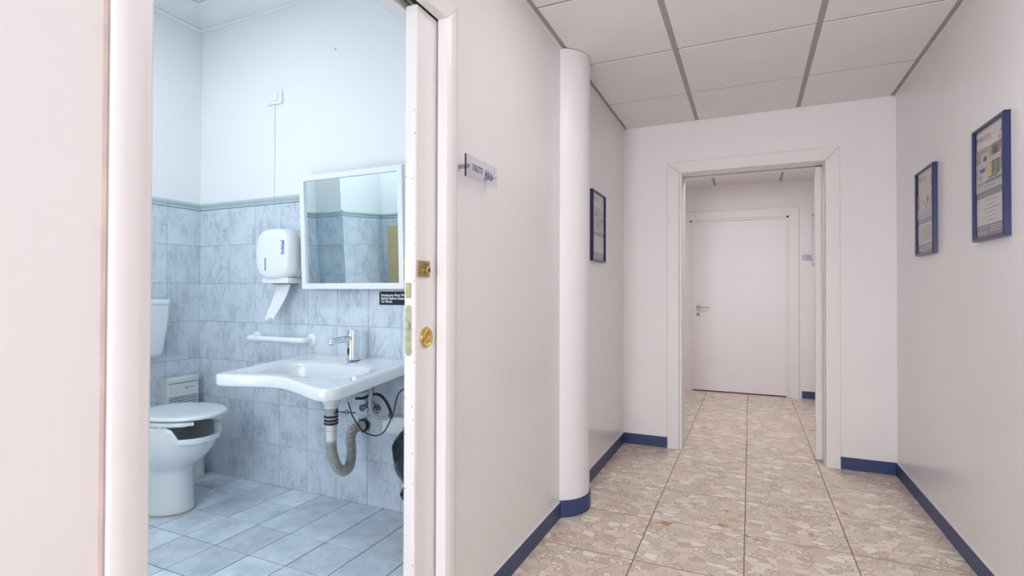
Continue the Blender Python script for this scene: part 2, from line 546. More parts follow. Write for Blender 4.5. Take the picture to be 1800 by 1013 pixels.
# ================================================================== STRUCTURE
# ---- corridor floor with terrazzo slabs
floor = struct(boxes('floor', [(XL - .02, XR + .02, YB0 - .02, YF + .2, -.06, -.0014), (XRL, XRR, YF + .2, YR + .02, -.06, -.0014)], 'grout_floor'))
jx = lambda a, b_: cuts(a, b_, -.455, .431)
jy = cuts(YB0, YR, 3.156, .448)
G = .0021
for y0, y1 in zip(jy[:-1], jy[1:]):
    far = (y0 + y1) / 2 > YF + .2
    xs = jx(XRL, XRR) if far else jx(XL, XR)
    for x0, x1 in zip(xs[:-1], xs[1:]):
        g2 = G + random.choice((-.0004, 0, 0, .0006))
        piece('floor_slab', x0 + g2, x1 - g2, y0 + g2 + .0009, y1 - g2 - .0009, -.02, random.choice((0, 0, 0, -.0004)), 'terrazzo', floor, .0008)

# ---- corridor ceiling
def panel_ceiling(name, x0, x1, y0, y1, xt, yt, lamp_cells=()):
    c = struct(box(name, x0 - .05, x1 + .05, y0 - .05, y1 + .05, ZC + .02, ZC + .06, 'dark_void'))
    W, w = .0135, .0075
    xs = [x0] + xt + [x1]; ys = [y0] + yt + [y1]
    for i, (a, b_) in enumerate(zip(xs[:-1], xs[1:])):
        for j, (d, e) in enumerate(zip(ys[:-1], ys[1:])):
            if (i, j) in lamp_cells: continue
            a2 = a + (W if i else .03); b2 = b_ - (W if i < len(xs) - 2 else .03)
            piece('ceiling_panel', a2, b2, d + (w if j else .002), e - (w if j < len(ys) - 2 else .002), ZC, ZC + .014, 'ceiling_panel', c, .001)
            if j: piece('cross_tee', a2, b2, d - w, d + w, ZC + .003, ZC + .012, 'ceiling_tee', c, .0006)
    for x in xt:
        piece('main_tee', x - W, x + W, y0, y1 - .006, ZC + .002, ZC + .016, 'ceiling_tee', c, .0008)
    piece('edge_trim', x0, x0 + .03, y0, y1 - .006, ZC + .001, ZC + .016, 'ceiling_tee', c, .0008)
    piece('edge_trim', x1 - .03, x1, y0, y1 - .006, ZC + .001, ZC + .016, 'ceiling_tee', c, .0008)
    piece('edge_angle', x0, x0 + .012, y0, y1, ZC - .012, ZC, 'wall_paint', c, .0008)
    piece('edge_angle', x1 - .012, x1, y0, y1, ZC - .012, ZC, 'wall_paint', c, .0008)
    return c
yt = [3.445 - .6533 * k for k in range(12)][::-1]
yt = [y for y in yt if y > YB0 + .1]
cell = lambda y: sum(1 for t in yt if t < y)
ceiling = panel_ceiling('ceiling', XL, XR, YB0, YF, [-.347, .297], yt, {(1, cell(1.812)), (2, cell(-.801))})
yt2 = [4.55 + .6533 * k for k in range(3)] + [6.36]
ceiling_beyond = panel_ceiling('ceiling_beyond', XRL, XRR, YF + .2, YR, [-1.02, -.365, .31, .96], yt2, {(2, 1)})

# ---- corridor walls
wall_left = struct(boxes('wall_left', [
    (XBR + .04, XL, YB0, DO0 - .012, 0, ZC + .06),
    (XL - .024, XL, DO1 + .012, YF + .02, 0, ZC + .06), (XBR, XL - .088, DO1 + .012, YB, 0, ZB),
    (XL - .024, XL, DO0 - .012, DO1 + .012, DH + .012, ZC + .06), (XBR, XL - .088, DO0 - .012, DO1 + .012, DH + .012, ZB),
    (XBR, XBR + .04, YBF - .1, DO0 - .012, 0, ZB),
    (XBR, XL - .02, YB0, YB + .1, ZC + .06, ZB)], 'wall_paint'))
wall_right = struct(box('wall_right', XR, XR + .12, YB0 - .1, YF + .2, 0, ZC + .06, 'wall_paint'))
wall_back = struct(boxes('wall_back', [(XL - .15, -.86, YB0 - .12, YB0, 0, ZC + .06), (.03, XR + .12, YB0 - .12, YB0, 0, ZC + .06), (-.86, .03, YB0 - .12, YB0, 2.12, ZC + .06)], 'end_wall_paint'))
# made-up glazed door behind the camera, added to house the fill light
d4 = struct(empty('added_door', (-.415, YB0, 0)))
for x0, x1 in ((-.86, -.82), (-.01, .03)): box('door_stile', x0, x1, YB0 - .08, YB0 - .03, 0, 2.12, 'frame_blue', d4, .002)
for z0, z1 in ((0, .12), (1.0, 1.06), (2.07, 2.12)): box('door_rail', -.86, .03, YB0 - .08, YB0 - .03, z0, z1, 'frame_blue', d4, .002)
for z0, z1 in ((.12, 1.0), (1.06, 2.07)): box('glass_pane', -.82, -.01, YB0 - .058, YB0 - .052, z0, z1, 'frosted', d4)
adopt(d4)
d4['label'] = 'made-up glazed door behind the camera, added to house a fill light'
# end wall with the doorway (stands a trace askew)
wall_front = struct(boxes('wall_front', [
    (XL - .02, EO0, YF, YF + .1, 0, ZC + .06), (EO1, XR + .02, YF, YF + .1, 0, ZC + .06), (EO0, EO1, YF, YF + .1, EH, ZC + .06),
    (XL - .9, EO0, YF + .16, YF + .22, 0, ZC + .06), (EO1, XR + .8, YF + .16, YF + .22, 0, ZC + .06), (EO0, EO1, YF + .16, YF + .22, EH, ZC + .06),
    (XL - .9, EO0, YF + .1, YF + .16, EH + .05, ZC + .06), (EO0 - .3, EO0, YF + .1, YF + .16, 0, EH + .05)], 'end_wall_paint'))
wall_beyond = struct(box('wall_beyond', XRL - .1, XRR + .1, YR, YR + .12, 0, ZC + .06, 'end_wall_paint'))
struct(box('wall_beyond_left', XRL - .1, XRL, YF + .2, YR, 0, ZC + .06, 'end_wall_paint'))
struct(box('wall_beyond_right', XRR, XRR + .1, YF + .2, YR, 0, ZC + .06, 'end_wall_paint'))

# round column built into the left wall
CX, CY, CR = -.955, 2.69, .178
def arc_ring(r, z, n=28):
    # only the part of the circle that stands proud of the wall
    a0 = math.acos((XL - .005 - CX) / r)
    return [(CX + r * math.cos(-a0 + 2 * a0 * k / n), CY + r * math.sin(-a0 + 2 * a0 * k / n), z) for k in range(n + 1)]
bm = bmesh.new()
add_loft(bm, [arc_ring(CR, 0), arc_ring(CR, ZC - .004)])
column = struct(fin(bm, 'column', 'column_paint', None, 35), 'white round column half built into the left corridor wall')
bm = bmesh.new()
inner, outer = CR - .002, CR + .006
add_loft(bm, [arc_ring(outer, 0), arc_ring(outer, SK + .004), arc_ring(outer - .003, SK + .0065), arc_ring(inner, SK + .0065)])
fin(bm, 'skirting', 'skirting_blue', column, 35)

# ---- skirting boards
def skirting(name, x0, x1, y0, y1, side):
    T = .009
    if side == '+x': a = (x0, x0 + T, y0, y1)
    elif side == '-x': a = (x0 - T, x0, y0, y1)
    else: a = (x0, x1, y0 - T, y0)
    o = struct(box(name, *a, 0, SK, 'skirting_blue', None, .0015))
    t = .0035
    c = (a[0], a[1] - .002, a[2], a[3]) if side == '+x' else (a[0] + .002, a[1], a[2], a[3]) if side == '-x' else (a[0], a[1], a[2] + .002, a[3])
    box('caulk_bead', *c, SK, SK + t, 'caulk', o)
    return o
ya = CY - math.sqrt(CR ** 2 - (XL - CX) ** 2); yb_ = CY + math.sqrt(CR ** 2 - (XL - CX) ** 2)
skirting('baseboard_left', XL, 0, DO1 + .07, ya, '+x')
skirting('baseboard_left_far', XL, 0, yb_, YF, '+x')
skirting('baseboard_left_near', XL, 0, YB0, DO0 - .068, '+x')
skirting('baseboard_right', XR, 0, YB0, YF, '-x')
skirting('baseboard_end_left', XL + .009, EO0 - .1, YF, 0, 'y')
skirting('baseboard_end_right', EO1 + .081, XR - .009, YF, 0, 'y')
skirting('baseboard_beyond', .515, XRR, YR, 0, 'y')
skirting('baseboard_beyond_left', XRL, -.76, YR, 0, 'y')

# ---- door trims: profiled casing, mitred at the corners
def casing(name, fn, o0, o1, top, w, prof, material, bottom=0.0, g=.0007):
    """fn(u, out, z): u along the wall, out = proud of it. Two legs and a head around the opening o0..o1"""
    root = struct(empty(name, fn((o0 + o1) / 2, 0, 0)))
    P = [(a * w, t) for a, t in prof]
    prism('casing_leg', P, lambda a, t, d: fn(o0 - a, t, d), bottom, top - g, material, root, 35, 0, 1)
    prism('casing_leg', P, lambda a, t, d: fn(o1 + a, t, d), bottom, top - g, material, root, 35, 0, 1)
    prism('casing_head', P, lambda a, t, d: fn(d, t, top + a), o0 + g, o1 - g, material, root, 35, -1, 1)
    adopt(root)
    return root
prof_round = [(0, 0), (0, .008), (.03, .0105), (.08, .0118), (.2, .0122), (.26, .0135), (.34, .0145), (.62, .015), (.86, .0145), (.95, .0125), (1, .009), (1, 0)]
prof_flat = [(0, 0), (0, .011), (.03, .013), (.97, .013), (1, .011), (1, 0)]
tr1 = casing('trim_1', lambda u, t, z: (XL + t, u, z), DO0, DO1, DH, .066, prof_round, 'casing_white')
casing('trim_2', lambda u, t, z: (u, YF - t, z), EO0 - .016, EO1, EH, .083, prof_flat, 'far_casing', 0.0, .0022)
casing('trim_3', lambda u, t, z: (u, YR - t * 1.9, z), -.645, .392, 2.0, .095, prof_flat, 'far_casing')

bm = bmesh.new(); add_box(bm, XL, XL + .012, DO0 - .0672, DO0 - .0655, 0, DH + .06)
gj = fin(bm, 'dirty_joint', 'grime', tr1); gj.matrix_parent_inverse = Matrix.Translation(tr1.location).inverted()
# linings of the doorways
lin = struct(empty('trim_4', (XL, DO1, 0)))
box('jamb_lining', XL - .024, XL + .002, DO1 - .0005, DO1 + .014, 0, DH + .004, 'door_white', lin, .002)
box('jamb_lining', XBR - .002, XL + .002, DO0 - .014, DO0 + .0005, 0, DH + .004, 'door_white', lin, .002)
box('jamb_lining', XBR - .002, XL - .084, DO1 - .0005, DO1 + .014, 0, DH + .004, 'door_white', lin, .002)
hl = box('head_lining', XL - .024, XL + .002, DO0, DO1, DH, DH + .016, 'door_white', lin, .002)
box('head_lining', XBR - .002, XL - .084, DO0, DO1, DH, DH + .016, 'casing_white', lin, .002)
box('track_channel', XL - .086, XL - .022, DO0, DO1 + .02, DH + .03, DH + .05, 'old_brass', lin)
box('guide_rail', XL - .060, XL - .048, DO0, DO1, DH + .012, DH + .034, 'dull_chrome', lin)
lathe('screw_hole', [(.0045, 0), (.0045, .0015), (.002, .0015), (.002, .0006)], (XL - .013, 1.285, DH + .0006), (0, 0, -1), 'old_brass', hl, 16)
adopt(lin)
lin2 = struct(empty('trim_5', (0, YF, 0)))
box('jamb_lining', EO0 - .0145, EO0 + .003, YF - .009, YF + .225, 0, EH - .004, 'far_casing', lin2, .002)
box('jamb_lining', EO1 - .006, EO1 - .0018, YF - .009, YF + .105, 0, EH - .004, 'far_casing', lin2, .001)
box('jamb_lining', EO1 - .006, EO1 + .014, YF + .158, YF + .225, 0, EH - .004, 'far_casing', lin2, .002)
box('head_lining', EO0 - .0145, EO1 - .0018, YF - .009, YF + .105, EH - .006, EH - .0018, 'far_casing', lin2, .001)
box('head_lining', EO0 - .0145, EO1 - .0018, YF + .158, YF + .225, EH - .006, EH - .0018, 'far_casing', lin2, .001)
adopt(lin2)

# sliding door of the end doorway, almost wholly pushed into its pocket
d2 = struct(empty('door_2', (EO1, YF + .13, 0)))
box('door_leaf', .408, EO1 + .34, YF + .113, YF + .151, .012, EH - .012, 'far_casing', d2, .002)
adopt(d2)

# door of the room beyond
d3 = struct(empty('door_3', (-.13, YR, 0)))
box('door_leaf', -.6185, .3645, YR - .002, YR + .03, .01, 1.975, 'far_door_white', d3, .002)
box('frame_side', -.6445, -.62, YR - .020, YR + .03, 0, 2.0, 'far_casing', d3, .002)
box('frame_side', .366, .3915, YR - .020, YR + .03, 0, 2.0, 'far_casing', d3, .002)
box('frame_head', -.6445, .3915, YR - .020, YR + .03, 1.979, 1.9995, 'far_casing', d3, .002)
box('threshold_gap', -.617, .363, YR - .003, YR + .02, .0005, .0095, 'dark_void', d3)
hd = box('handle_plate', -.575, -.533, YR - .010, YR - .003, .955, .998, 'steel', d3, .002)
tube('lever', spline([(-.554, YR - .008, .977), (-.554, YR - .035, .977), (-.545, YR - .045, .977), (-.52, YR - .048, .977), (-.425, YR - .048, .977)], 6), .0075, 'steel', hd, 10)
kp = box('key_plate', -.575, -.533, YR - .010, YR - .003, .872, .914, 'steel', d3, .002)
bm = bmesh.new(); add_loft(bm, [[(-.554 + a, YR - .0105, .893 + b_) for a, b_ in rrect(-.0045, .0045, -.011, .011, .004, 4)], [(-.554 + a, YR - .0098, .893 + b_) for a, b_ in rrect(-.0045, .0045, -.011, .011, .004, 4)]])
fin(bm, 'keyhole', 'dark_void', kp)
adopt(d3)

# ---- toilet sliding (pocket) door, its edge standing out of the pocket
DX0, DX1, DY = -.951, -.910, 1.306
d1 = struct(empty('door_1', ((DX0 + DX1) / 2, DY, 0)))
# leaf: plan outline with a rounded nose and a bead along the front edge
plan = [(DX0, 2.24), (DX0, DY + .004), (DX0 + .003, DY + .0012), (DX0 + .006, DY + .0004), (DX0 + .008, DY), (DX1 - .012, DY), (DX1 - .009, DY + .0006), (DX1 - .0035, DY + .0006), (DX1 - .0008, DY + .003), (DX1, DY + .006),
        (DX1, DY + .0085), (DX1 - .002, DY + .0095), (DX1 - .002, DY + .0115), (DX1, DY + .0125), (DX1, 2.24)]
bm = bmesh.new()
add_loft(bm, [[(x, y, .012) for x, y in plan], [(x, y, 2.003) for x, y in plan]])
leaf = fin(bm, 'door_leaf', 'door_white', d1, 25)
# occupancy lock on the face
ip = box('lock_plate', DX1 - .001, DX1 + .006, 1.312, 1.376, 1.183, 1.232, 'old_brass', d1, .0012)
for yy in (1.317, 1.371):
    for zz in (1.188, 1.227):
        lathe('screw', [(.0022, 0), (.0022, .0006), (.001, .001)], (DX1 + .006, yy, zz), (1, 0, 0), 'old_brass', ip, 10)
def sector(name, a0, a1, r0, r1, x, yc, zc, material, parent, n=10):
    bm = bmesh.new()
    ring = lambda r: [(yc + r * math.cos(R(a0 + (a1 - a0) * k / n)), zc + r * math.sin(R(a0 + (a1 - a0) * k / n))) for k in range(n + 1)]
    pl = ring(r1) + ring(r0)[::-1]
    add_loft(bm, [[(x, a, b_) for a, b_ in pl], [(x + .0006, a, b_) for a, b_ in pl]])
    return fin(bm, name, material, parent)
sector('vacant_green', 90, 175, .009, .018, DX1 + .006, 1.350, 1.208, 'green_paint', ip)
sector('engaged_red', 12, 90, .009, .018, DX1 + .006, 1.350, 1.208, 'red_paint', ip)
lathe('knob', [(.0095, 0), (.0105, .002), (.0105, .010), (.008, .0125), (.0062, .0125), (.0058, .0105), (.001, .0105)], (DX1 + .006, 1.352, 1.204), (1, 0, 0), 'old_brass', ip, 24)
box('coin_slot', DX1 + .0163, DX1 + .0176, 1.3512, 1.3528, 1.199, 1.209, 'dark_void', ip)
# round flush pull (a cup let into the face)
pull = lathe('flush_pull', [(.031, 0), (.0318, .003), (.0305, .0062), (.0280, .0070), (.0262, .0064), (.0250, .0050), (.0225, .0026), (.018, .0014), (.010, .0008), (.0001, .0006)], (DX1 - .0002, 1.362, .998), (1, 0, 0), 'brass', d1, 40, 50)
tube('pull_ring', [(DX1 + .0008, 1.362 + .0175 * math.cos(2 * math.pi * k / 32), .998 + .0175 * math.sin(2 * math.pi * k / 32)) for k in range(33)], .0016, 'brass', pull, 8)
bm = bmesh.new()
add_box(bm, -.0008, .0008, -.016, .016, -.0022, .0022)
bmesh.ops.transform(bm, matrix=Matrix.Translation((DX1 + .0018, 1.362, .998)) @ Matrix.Rotation(R(40), 4, 'X'), verts=bm.verts)
fin(bm, 'turn_bar', 'old_brass', pull)
# lock furniture on the narrow edge
ep = box('bolt_plate', -.9435, -.9245, DY - .0018, DY + .001, 1.119, 1.164, 'old_brass', d1, .0006)
box('bolt_face', -.938, -.930, DY - .0026, DY - .0016, 1.124, 1.159, 'lock_plate', ep, .0006)
lp = bmesh.new()
outl = rrect(-.0105, .0105, -.076, .076, .0102, 8)
add_loft(lp, [[(-.934 + a, DY - .002, 1.0215 + b_) for a, b_ in outl], [(-.934 + a, DY + .001, 1.0215 + b_) for a, b_ in outl]])
lp = fin(lp, 'lock_forend', 'lock_plate', d1)
for zz in (1.083, .960):
    lathe('screw', [(.0038, 0), (.0038, .0006), (.0012, .0002)], (-.934, DY - .002, zz), (0, -1, 0), 'old_brass', lp, 14)
box('latch_bolt', -.939, -.929, DY - .0075, DY - .001, 1.027, 1.045, 'steel', lp, .0012)
box('hook_slot', -.9375, -.9305, DY - .0026, DY - .0016, .985, 1.012, 'old_brass', lp, .0006)
# thumb turn on the bathroom face
tp = box('inside_plate', DX0 - .006, DX0 + .001, 1.310, 1.372, 1.175, 1.235, 'old_brass', d1, .001)
tube('thumb_turn', [(DX0 - .005, 1.335, 1.203), (DX0 - .022, 1.335, 1.203)], .0035, 'old_brass', tp, 12)
random.seed(5)
for k in range(26):
    z = random.choice((random.uniform(.25, .9), random.uniform(.9, 1.7)))
    h_ = random.uniform(.002, .006); w_ = random.uniform(.0008, .0018)
    x = random.choice((DX1 - .0105, DX1 - .0062, DX1 - .004, DX0 + .007)) 
    box('paint_chip', x - w_, x + w_, DY - .0004, DY + .0009, z - h_ / 2, z + h_ / 2, random.choice(('sealant', 'old_brass', 'grey_plastic')), d1)
adopt(d1)

# ---- bathroom shell
bath_floor = struct(box('floor_bathroom', XB, XBR + .16, YBF, YB, -.06, -.0035, 'grout_bath'))
xs = cuts(XB, XL - .02, -2.187, .215); ys = cuts(YBF, YB, 1.829, .225)
for x0, x1 in zip(xs[:-1], xs[1:]):
    for y0, y1 in zip(ys[:-1], ys[1:]):
        if x1 > XBR + .01 and not (y0 > DO0 and y1 < DO1 + .3): continue
        piece('floor_tile', x0 + .0025, x1 - .0025, y0 + .0025, y1 - .0025, -.012, random.choice((0, 0, .0003, -.0003)), 'bath_floor_tile', bath_floor, .0012)

DZ0, DZ1, TT = 1.657, 1.703, .006                # dado moulding, tile thickness
wb_back = struct(box('wall_bathroom_back', XB - .12, XBR + .04, YB, YB + .12, 0, ZB + .05, 'bath_paint'))
wb_left = struct(box('wall_bathroom_left', XB - .12, XB, YBF - .12, YB, 0, ZB + .05, 'bath_paint'))
wb_front = struct(box('wall_bathroom_front', XB, XBR, YBF - .12, YBF, 0, ZB + .05, 'bath_paint'))
wn = struct(empty('added_window', (-2.0, YBF, .40)))  # made-up window out of view, added around the toilet room's fill light
for x0, x1 in ((-2.45, -2.40), (-1.60, -1.55), (-2.025, -1.975)): box('window_stile', x0, x1, YBF + .001, YBF + .022, .40, 1.80, 'mirror_frame', wn, .002)
for z0, z1 in ((.40, .45), (1.75, 1.80)): box('window_rail', -2.45, -1.55, YBF + .001, YBF + .022, z0, z1, 'mirror_frame', wn, .002)
for x0, x1 in ((-2.40, -2.025), (-1.975, -1.60)): box('window_pane', x0, x1, YBF + .008, YBF + .012, .45, 1.75, 'frosted', wn)
adopt(wn)
PX, PY = -2.97, 1.08                             # boxed-in corner pier, seen in the mirror
pier = struct(box('wall_bathroom_pier', XB, PX, YBF, PY, 0, ZB, 'bath_paint'))

dado_prof = [(0, 0), (.003, 0), (.009, .003), (.011, .007), (.0085, .011), (.0075, .014), (.0095, .019), (.0145, .026), (.0155, .033), (.013, .040), (.007, .0445), (0, .046)]
DADO = {}
def dado(parent, fn, a, b_):
    prism('dado_tile', dado_prof, lambda p, q, d: fn(d, p, DZ0 + q), a + .001, b_ - .001, 'dado_glaze', parent, 40)
def tiled(parent, axis, at, a, b_, j0, sgn):
    """axis 'y': wall of constant y; sgn: direction of the room from the wall"""
    js = cuts(a, b_, j0, .216); zs = [.238 * k for k in range(8)]; zs[-1] = DZ0
    g = .0011
    # bed of grout behind the tiles
    if axis == 'y': box('grout_bed', a, b_, min(at, at + sgn * .003), max(at, at + sgn * .003), 0, DZ0, 'grout_wall', parent)
    else: box('grout_bed', min(at, at + sgn * .003), max(at, at + sgn * .003), a, b_, 0, DZ0, 'grout_wall', parent)
    for p, q in zip(js[:-1], js[1:]):
        for z0, z1 in zip(zs[:-1], zs[1:]):
            d = sorted((at, at + sgn * (TT + random.choice((0, 0, .0003)))))
            if axis == 'y': piece('wall_tile', p + g, q - g, d[0], d[1], z0 + g, z1 - g, 'wall_tile', parent, .001)
            else: piece('wall_tile', d[0], d[1], p + g, q - g, z0 + g, z1 - g, 'wall_tile', parent, .001)
        fn = (lambda d, pr, z: (d, at + sgn * pr, z)) if axis == 'y' else (lambda d, pr, z: (at + sgn * pr, d, z))
        dado(parent, fn, p, q)
tiled(wb_back, 'y', YB, XB + TT, XBR, -2.295, -1)
tiled(wb_left, 'x', XB, PY, YB - .001, YB, 1)
tiled(wb_front, 'y', YBF, PX, XBR, -2.97 + .216, 1)
tiled(pier, 'y', PY, XB + TT, PX, PX, 1)
tiled(pier, 'x', PX, YBF, PY, PY, 1)

# plaster ceiling with cornice
cb_ = struct(box('ceiling_bathroom', XB - .12, XBR + .04, YBF - .12, YB + .12, ZB, ZB + .05, 'plaster'))
corn = [(0, -.145), (.016, -.145), (.021, -.141), (.021, -.132), (.011, -.129), (.011, -.125), (.015, -.121)]
for k in range(11):
    a = R(90 * k / 10)
    corn.append((.015 + .062 * (1 - math.cos(a)), -.118 + .082 * math.sin(a)))
corn += [(.079, -.034), (.079, -.030), (.088, -.027), (.094, -.020), (.094, -.012), (.088, -.008), (.100, -.005), (.100, 0), (0, 0)]
def cornice(name, fn, a, b_, s0, s1):
    return prism(name, corn, lambda p, q, d: fn(d, p, ZB + q), a, b_, 'plaster', cb_, 30, s0, s1)
cornice('cornice', lambda d, p, z: (d, YB - p, z), XB, XBR, 1, -1)
cornice('cornice', lambda d, p, z: (XB + p, d, z), PY, YB, 0, -1)
cornice('cornice', lambda d, p, z: (d, YBF + p, z), PX, XBR, 0, -1)
cornice('cornice', lambda d, p, z: (XBR - p, d, z), YBF, YB, 1, -1)

# ================================================================== BATHROOM THINGS
# ---- mirror: tilted forward
mz0, mz1, mx0, mx1 = 1.155, 1.780, -2.272, -1.582
mir = thing('mirror', 'square mirror in a flat white frame tilted forward above the washbasin', 'mirror', ((mx0 + mx1) / 2, 2.203, mz0))
w2, hh, rw, dp = (mx1 - mx0) / 2, mz1 - mz0, .031, .03
def mbox(nm, x0, x1, z0, z1, y0, y1, mm, bev=0.0):
    return box(nm, x0, x1, y0, y1, z0, z1, mm, mir, bev)
mbox('glass', -w2 + rw - .004, w2 - rw + .004, rw - .004, hh - rw + .004, -dp + .012, -dp + .016, 'mirror_glass')
prm = [(0, 0), (0, -dp + .002), (.002, -dp), (rw - .002, -dp), (rw, -dp + .002), (rw, 0)]
prism('frame_rail', prm, lambda a, t, d: (d, t, a), -w2, w2, 'mirror_frame', mir, None, 1, -1)
prism('frame_rail', prm, lambda a, t, d: (d, t, hh - a), -w2, w2, 'mirror_frame', mir, None, 1, -1)
prism('frame_rail', prm, lambda a, t, d: (-w2 + a, t, d), 0, hh, 'mirror_frame', mir, None, 1, -1)
prism('frame_rail', prm, lambda a, t, d: (w2 - a, t, d), 0, hh, 'mirror_frame', mir, None, 1, -1)
mbox('backing', -w2 + .01, w2 - .01, .01, hh - .01, -.010, -.002, 'grey_plastic')
for sx in (-.22, .22):
    tube('stay', [(sx, -.004, hh - .08), (sx, .062, hh - .08)], .006, 'dull_chrome', mir)
    tube('stay', [(sx, -.004, .06), (sx, .036, .06)], .006, 'dull_chrome', mir)
mir.rotation_euler = (R(2.45), 0, 0)

# ---- paper dispenser
dx0, dx1, dz0, dz1 = -2.562, -2.298, 1.205, 1.495
dcx = (dx0 + dx1) / 2
disp = thing('paper_dispenser', 'white rounded paper dispenser with blue Initial lettering left of the mirror', 'dispenser', (dcx, YB, dz0))
bm = bmesh.new()
def drect(inset, y, r): return [(x, y, z) for x, z in rrect(dx0 + inset, dx1 - inset, dz0 + inset, dz1 - inset, r, 8)]
add_loft(bm, [[(x + (.012 if x > dcx else 0), y, z) for x, y, z in drect(.004, YB - .006, .06)], [(x + (.010 if x > dcx else 0), y, z) for x, y, z in drect(.006, YB - .055, .06)]])
fin(bm, 'back_shell', 'grey_plastic', disp, 40)
bm = bmesh.new()
add_loft(bm, [drect(.004, YB - .050, .08), drect(0, YB - .058, .085), drect(.002, YB - .112, .088), drect(.006, YB - .130, .09), drect(.012, YB - .1405, .09), drect(.022, YB - .1455, .085), drect(.05, YB - .148, .07), drect(.11, YB - .149, .015)])
cov = fin(bm, 'cover', 'white_plastic', disp, 50)
bm = bmesh.new()
sl = rrect(-.0055, .0055, -.036, .036, .005, 5)
add_loft(bm, [[(dx0 + .092 + a, YB - .143, dz0 + .088 + b_) for a, b_ in sl], [(dx0 + .092 + a, YB - .1494, dz0 + .088 + b_) for a, b_ in sl]])
fin(bm, 'level_window', 'window_grey', cov)
text('lettering', 'Initial', .036, basis((dx1 - .030, YB - .1483, dz1 - .150), (0, 0, 1), (-1, 0, 0)), 'ink_blue', cov, bold=.0006)
box('lower_lip', dcx - .085, dcx + .112, YB - .13, YB - .03, dz0 - .020, dz0 + .012, 'white_plastic', disp, .006, 3)
box('tear_edge', dcx - .02, dcx + .105, YB - .12, YB - .05, dz0 - .0235, dz0 - .019, 'dark_slot', disp)
lathe('side_lock', [(.014, 0), (.014, .010), (.006, .014)], (dx1 - .008, YB - .03, dz1 - .06), (1, 0, 0), 'black_rubber', disp, 20)
adopt(disp)
# the strip of paper that hangs out of it
bm = bmesh.new()
nu, nv = 8, 22
gr = []
for j in range(nv + 1):
    t = j / nv
    row = []
    for i in range(nu + 1):
        s = i / nu
        wdt = .108 - .030 * t
        x = dcx + .012 + .018 - .040 * t - .028 * t * t + (s - .5) * wdt
        z = dz0 - .016 - .205 * t + .012 * (s - .5) * t - (.010 * math.sin(s * 9) * (1 if j == nv else 0))
        y = YB - .085 - .028 * t + .006 * math.sin(s * 7 + t * 5) * (.3 + t) + .004 * math.sin(s * 15 - t * 3)
        row.append((x, y, z))
    gr.append(row)
fr = [[bm.verts.new(p) for p in r] for r in gr]
for j in range(nv):
    for i in range(nu):
        bm.faces.new((fr[j][i], fr[j][i + 1], fr[j + 1][i + 1], fr[j + 1][i]))
strip = tag(fin(bm, 'paper_strip', 'paper', None, 60), 'crumpled white paper strip hanging out of the dispenser', 'paper')
sm = strip.modifiers.new('solid', 'SOLIDIFY'); sm.thickness = .0012

# ---- switch plate high on the wall, with its surface cable duct
sw = thing('wall_switch', 'small white switch plate high on the bathroom wall above the dispenser', 'switch', (-2.57, YB, 2.255))
box('plate', -2.632, -2.508, YB - .010, YB, 2.252, 2.333, 'white_plastic', sw, .004, 2)
box('rocker', -2.603, -2.537, YB - .0155, YB - .008, 2.272, 2.314, 'white_plastic', sw, .002)
box('cable_duct', -2.5815, -2.5695, YB - .006, YB, DZ1, 2.252, 'bath_paint', sw, .0015)
adopt(sw)
tag(lathe('wall_plug', [(.006, 0), (.006, .002), (.003, .002), (.003, .0006)], (-2.108, YB, 2.497), (0, -1, 0), 'grey_plastic', None, 14), 'tiny grey wall plug alone high on the bathroom wall', 'wall plug')

# ---- black notice
bs = thing('hand_washing_sign', 'black notice with white hand washing text just under the mirror', 'sign', (-1.68, YB - TT, 1.071))
bm = bmesh.new(); rr_ = rrect(-1.787, -1.52, 1.071, 1.141, .005, 4)
add_loft(bm, [[(x, YB - TT - .0005, z) for x, z in rr_], [(x, YB - TT - .003, z) for x, z in rr_]])
bp_ = fin(bm, 'plate', 'black_sign', bs)
for i, ln in enumerate(('Employees Must Wash', 'Hands Before Returning', 'To Work')):
    text('lettering', ln, .0185, basis((-1.776, YB - TT - .0033, 1.1165 - i * .0170), (1, 0, 0), (0, 0, 1)), 'sign_white', bp_, bold=.0005)
adopt(bs)

# ---- grab bar
gb = thing('grab_bar', 'short white tubular grab bar on the tiles left of the washbasin', 'grab bar', (-2.5, YB - TT, .85))
gz, gy = .866, YB - .075
tube('bar', spline([(-2.262, YB - .008, gz), (-2.262, YB - .04, gz), (-2.272, gy + .006, gz), (-2.30, gy, gz), (-2.36, gy, gz), (-2.45, gy, gz), (-2.55, gy, gz), (-2.64, gy, gz), (-2.672, gy, gz), (-2.692, gy + .01, gz), (-2.697, YB - .04, gz), (-2.697, YB - .008, gz)], 6), .0165, 'white_plastic', gb, 20)
for x in (-2.262, -2.697):
    lathe('wall_flange', [(.036, 0), (.036, .006), (.033, .010), (.020, .012), (.0175, .014)], (x, YB - TT, gz), (0, -1, 0), 'white_plastic', gb, 32)
for x in (-2.33, -2.64):
    lathe('sleeve', [(.0165, 0), (.0182, .001), (.0182, .045), (.0165, .046)], (x - .02, gy, gz), (1, 0, 0), 'white_plastic', gb, 24)
adopt(gb)

